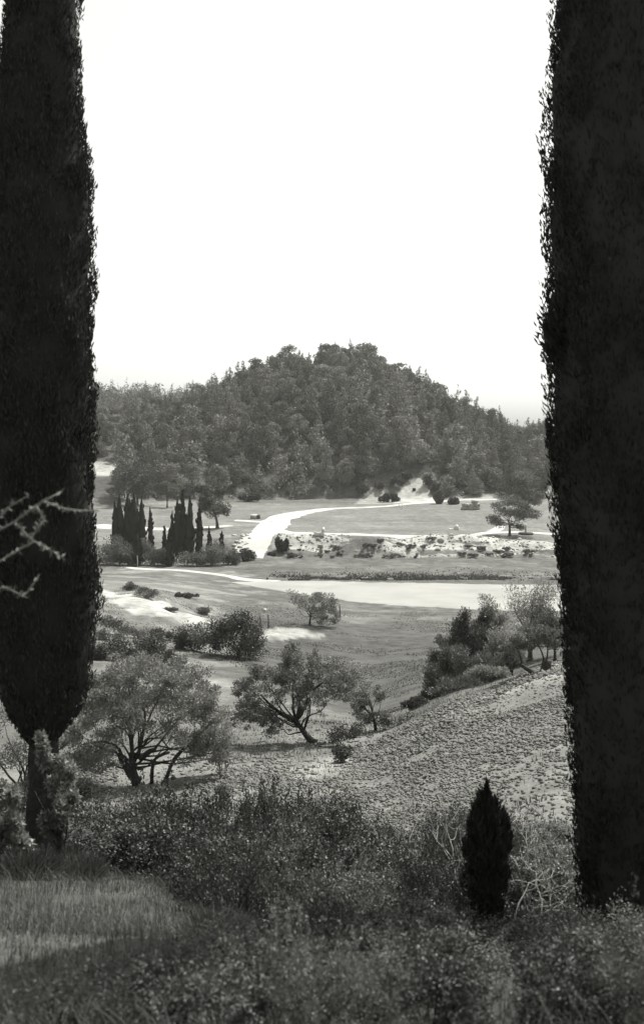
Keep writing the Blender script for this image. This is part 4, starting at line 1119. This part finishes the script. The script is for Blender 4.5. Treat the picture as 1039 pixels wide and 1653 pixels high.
for li, (d0, h0) in enumerate(layers):
    step = h0 * .85 / d0 * F
    px = -60 - rng.uniform(0, step)
    while px < 1060:
        px += step * rng.uniform(.75, 1.2)
        d = d0 * rng.uniform(.95, 1.05)
        lim = -60 if d > 11 else np.interp(d, [3.4, 5, 6, 8, 9.5, 11], [60, 330, 400, 380, 280, 140])
        if px < lim: continue
        if abs(px - 784) < 48 and d < 9.2: continue
        if px > 905 and 6.8 < d < 9: continue
        if abs(px - 1012) < 60 and abs(d - 8.5) < .6: continue
        p = at(px, d)
        row_g = HY - F * p[2] / d
        toprow = np.interp(px, *TOP) + (d0 < 15) * (15 - d0) * 9 + rng.uniform(-6, 18)
        if d < 5.3: toprow = max(toprow, 1525 if px < 420 else 1490)
        elif d < 7.2: toprow = max(toprow, 1440 if px > 420 else 1490)
        if px > 860 and d < 9: toprow = max(toprow, 1480)
        if abs(px - 784) < 70 and d < 9.2: toprow = max(toprow, 1470)
        hmax = (row_g - toprow) * d / F
        h = np.clip(hmax, .12, h0 * 1.7) * rng.uniform(.7, 1.12)
        if h < (.22 if d > 6 else .08): continue
        right_sparse = px > 600 and d > 12.5
        if right_sparse and rng.random() < .25: continue
        ki = int(rng.integers(0, 7))
        if px > 660 and rng.random() < .5: ki = int(rng.choice([2, 3, 5, 6]))
        kd, pr = SPR[ki]
        zone = 0 if d > 14 else 1 if d > 9 else 2
        lab, grp = SLB[(kd, zone)]
        t = thing('scrub_shrub', p, lab, 'shrub', grp, rng.uniform(0, 6.283), (h0 * rng.uniform(.85, 1.1), h0 * rng.uniform(.85, 1.1), h))
        link('foliage', pr[0], t); link('stem', pr[1], t)

# bare pale twiggy bushes among the scrub
def dead_bush(px, d, h, lean, label, seed, spread=.5):
    rng = np.random.default_rng(900 + seed)
    t = thing('dead_bush', at(px, d, -.02), label, 'bush', 'bare bleached bushes in the scrub')
    def grow(b, s, dirv, L, r, lev):
        e = s + unit(dirv) * L
        P = bent(rng, s, e, 5, .07)
        b.tube(P, np.linspace(r, r * .5, 5), 5, False)
        if lev > 0:
            for q in range(int(rng.integers(2, 4))):
                k_ = int(rng.integers(2, 5))
                grow(b, P[k_], unit(dirv) + rng.normal(size=3) * spread, L * rng.uniform(.45, .7), r * .55, lev - 1)
    for q in range(4):
        b = MB()
        grow(b, np.array([rng.normal() * .03, rng.normal() * .03, 0]), np.array([lean + rng.normal() * .35, rng.normal() * .3, 1]), h * rng.uniform(.55, .9), .0095, 3)
        link('branch', b.mesh('branch', M['deadwood'], True), t)
dead_bush(752, 10.4, .95, -.1, 'bare bleached bush with curling twigs left of the young cypress', 1)
dead_bush(700, 10.8, .75, -.5, 'bare bleached twigs spreading over the dark scrub', 2)
dead_bush(845, 10.2, .9, .5, 'bare bleached branches right of the young cypress', 3)
dead_bush(820, 9.0, .6, .8, 'low bleached branch lying over the scrub by the young cypress', 4)
dead_bush(890, 11.0, .95, .1, 'bare bleached twigs close to the tall leafy cypress', 5)
dead_bush(455, 14.5, .9, .1, 'bare bleached twigs in the middle of the dark shrubs', 6)
dead_bush(660, 15.5, 1.0, .1, 'bare upright twigs before the ploughed field', 7)
dead_bush(575, 12.0, .7, .4, 'low bleached twigs above the pale rocks', 8)
# pale rocks showing through the scrub
for i, (px, d, r, lab) in enumerate(((590, 9.6, .09, 'pale rock in the middle of the scrub'), (602, 9.3, .075, 'small pale rock below the other in the scrub'), (498, 10.2, .05, 'tiny pale stone among dark leaves'), (643, 9.6, .06, 'pale stone to the side of the rocks in the scrub'))):
    p = at(px, d); row = (1395, 1418, 1392, 1402)[i]
    rock('pale_rock', lab, (p[0], p[1], p[2] + r * .8), (r * 1.3, r, r * 1.2), 'stone', 60 + i, 'rock', 'pale rocks in the scrub')

# grassy hummocks by the bare cypress trunk
def hummock(px, d, r, label, seed):
    rng = np.random.default_rng(seed)
    t = thing('grass_hummock', at(px, d), label, 'grass tuft', 'grass hummocks by the cypress trunk')
    n = 1500
    a = rng.random(n) * 6.283; q = np.sqrt(rng.random(n)) * r
    P = np.stack([np.cos(a) * q, np.sin(a) * q, .45 * np.sqrt(np.maximum(0, r * r - q * q))], -1)
    V, Q = leaf_quads(rng, P - np.array([0, 0, .03]), np.stack([np.cos(a) * q * 2, np.sin(a) * q * 2, np.full(n, .5)], -1) + rng.normal(size=(n, 3)) * .25, rng.uniform(.08, .2, n), .009)
    link('blades', mesh_from('blades', V, [Q], M['grass']), t)
    b = MB(); kk = np.linspace(0, 1, 6)
    b.tube([(0, 0, r * .42 * v - .02) for v in kk], [r * .95 * math.sqrt(max(.001, 1 - v * v)) + .004 for v in kk], 12)
    link('earth_mound', b.mesh('earth_mound', M['clod'], True), t)
hummock(92, 9.3, .24, 'pale grass hummock at the foot of the bare cypress trunk', 1)
hummock(130, 9.0, .17, 'small grass hummock right of the pale one', 2)
hummock(45, 8.6, .22, 'grass hummock at the left-hand foot of the cypress trunk', 3)
hummock(350, 6.4, .22, 'grass hummock where the lawn meets the scrub', 4)

# the dry stalk close to the camera
def dry_stalk():
    rng = np.random.default_rng(404)
    d = 3.4; k = d / F
    base = at(-95, d, -.02)
    t = thing('dry_thistle', base, 'blurred pale dry thistle stalk reaching across the framing cypress', 'plant')
    def lc(c, r, dy=0): return np.array([(c - CX) * k - base[0], dy, -(r - HY) * k - base[2]])
    b = MB()
    P = np.array([(0, 0, -.03), lc(-80, 1400), lc(-62, 1150, .02), lc(-45, 960, .03), lc(-30, 870, .03)])
    b.tube(P, [.008, .007, .006, .005, .004], 6); link('stalk', b.mesh('stalk', M['dry_stalk'], True), t)
    for pts in ([(-45,960),(10,945),(38,965),(60,930)], [(-40,930),(25,890),(60,872),(100,905)], [(-30,870),(20,845),(60,815),(90,795)], [(55,818),(75,838),(60,862)], [(70,810),(105,822),(135,826),(158,824)], [(-30,870),(10,820),(45,800)], [(20,845),(45,870),(80,888)]):
        P = np.array([lc(c, r, rng.normal() * .03) for c, r in pts])
        tt = np.linspace(0, len(P) - 1, 9); PP = np.stack([np.interp(tt, np.arange(len(P)), P[:, q]) for q in range(3)], -1)
        b = MB(); b.tube(PP, np.linspace(.0035, .0016, 9), 5)
        n = 60; u = rng.random(n) * 8
        pos = np.stack([np.interp(u, np.arange(9), PP[:, q]) for q in range(3)], -1)
        V, Q = leaf_quads(rng, pos, rng.normal(size=(n, 3)), rng.uniform(.008, .026, n), .005)
        b.add(V, Q)
        link('branch', b.mesh('branch', M['dry_stalk']), t)
dry_stalk()

# ------------------------------------------------------------------ the air
def haze():
    b = MB(); b.box((-1500, -120, -30), (1500, 1500, 62))
    m, n, o = new_mat('valley haze')
    v = n.nodes.new('ShaderNodeVolumePrincipled')
    v.inputs['Color'].default_value = grey(.95)
    v.inputs['Density'].default_value = .00011
    v.inputs['Anisotropy'].default_value = .2
    n.links.new(v.outputs[0], o.inputs['Volume'])
    tag(link('haze', b.mesh('haze', m)), kind='stuff')
haze()
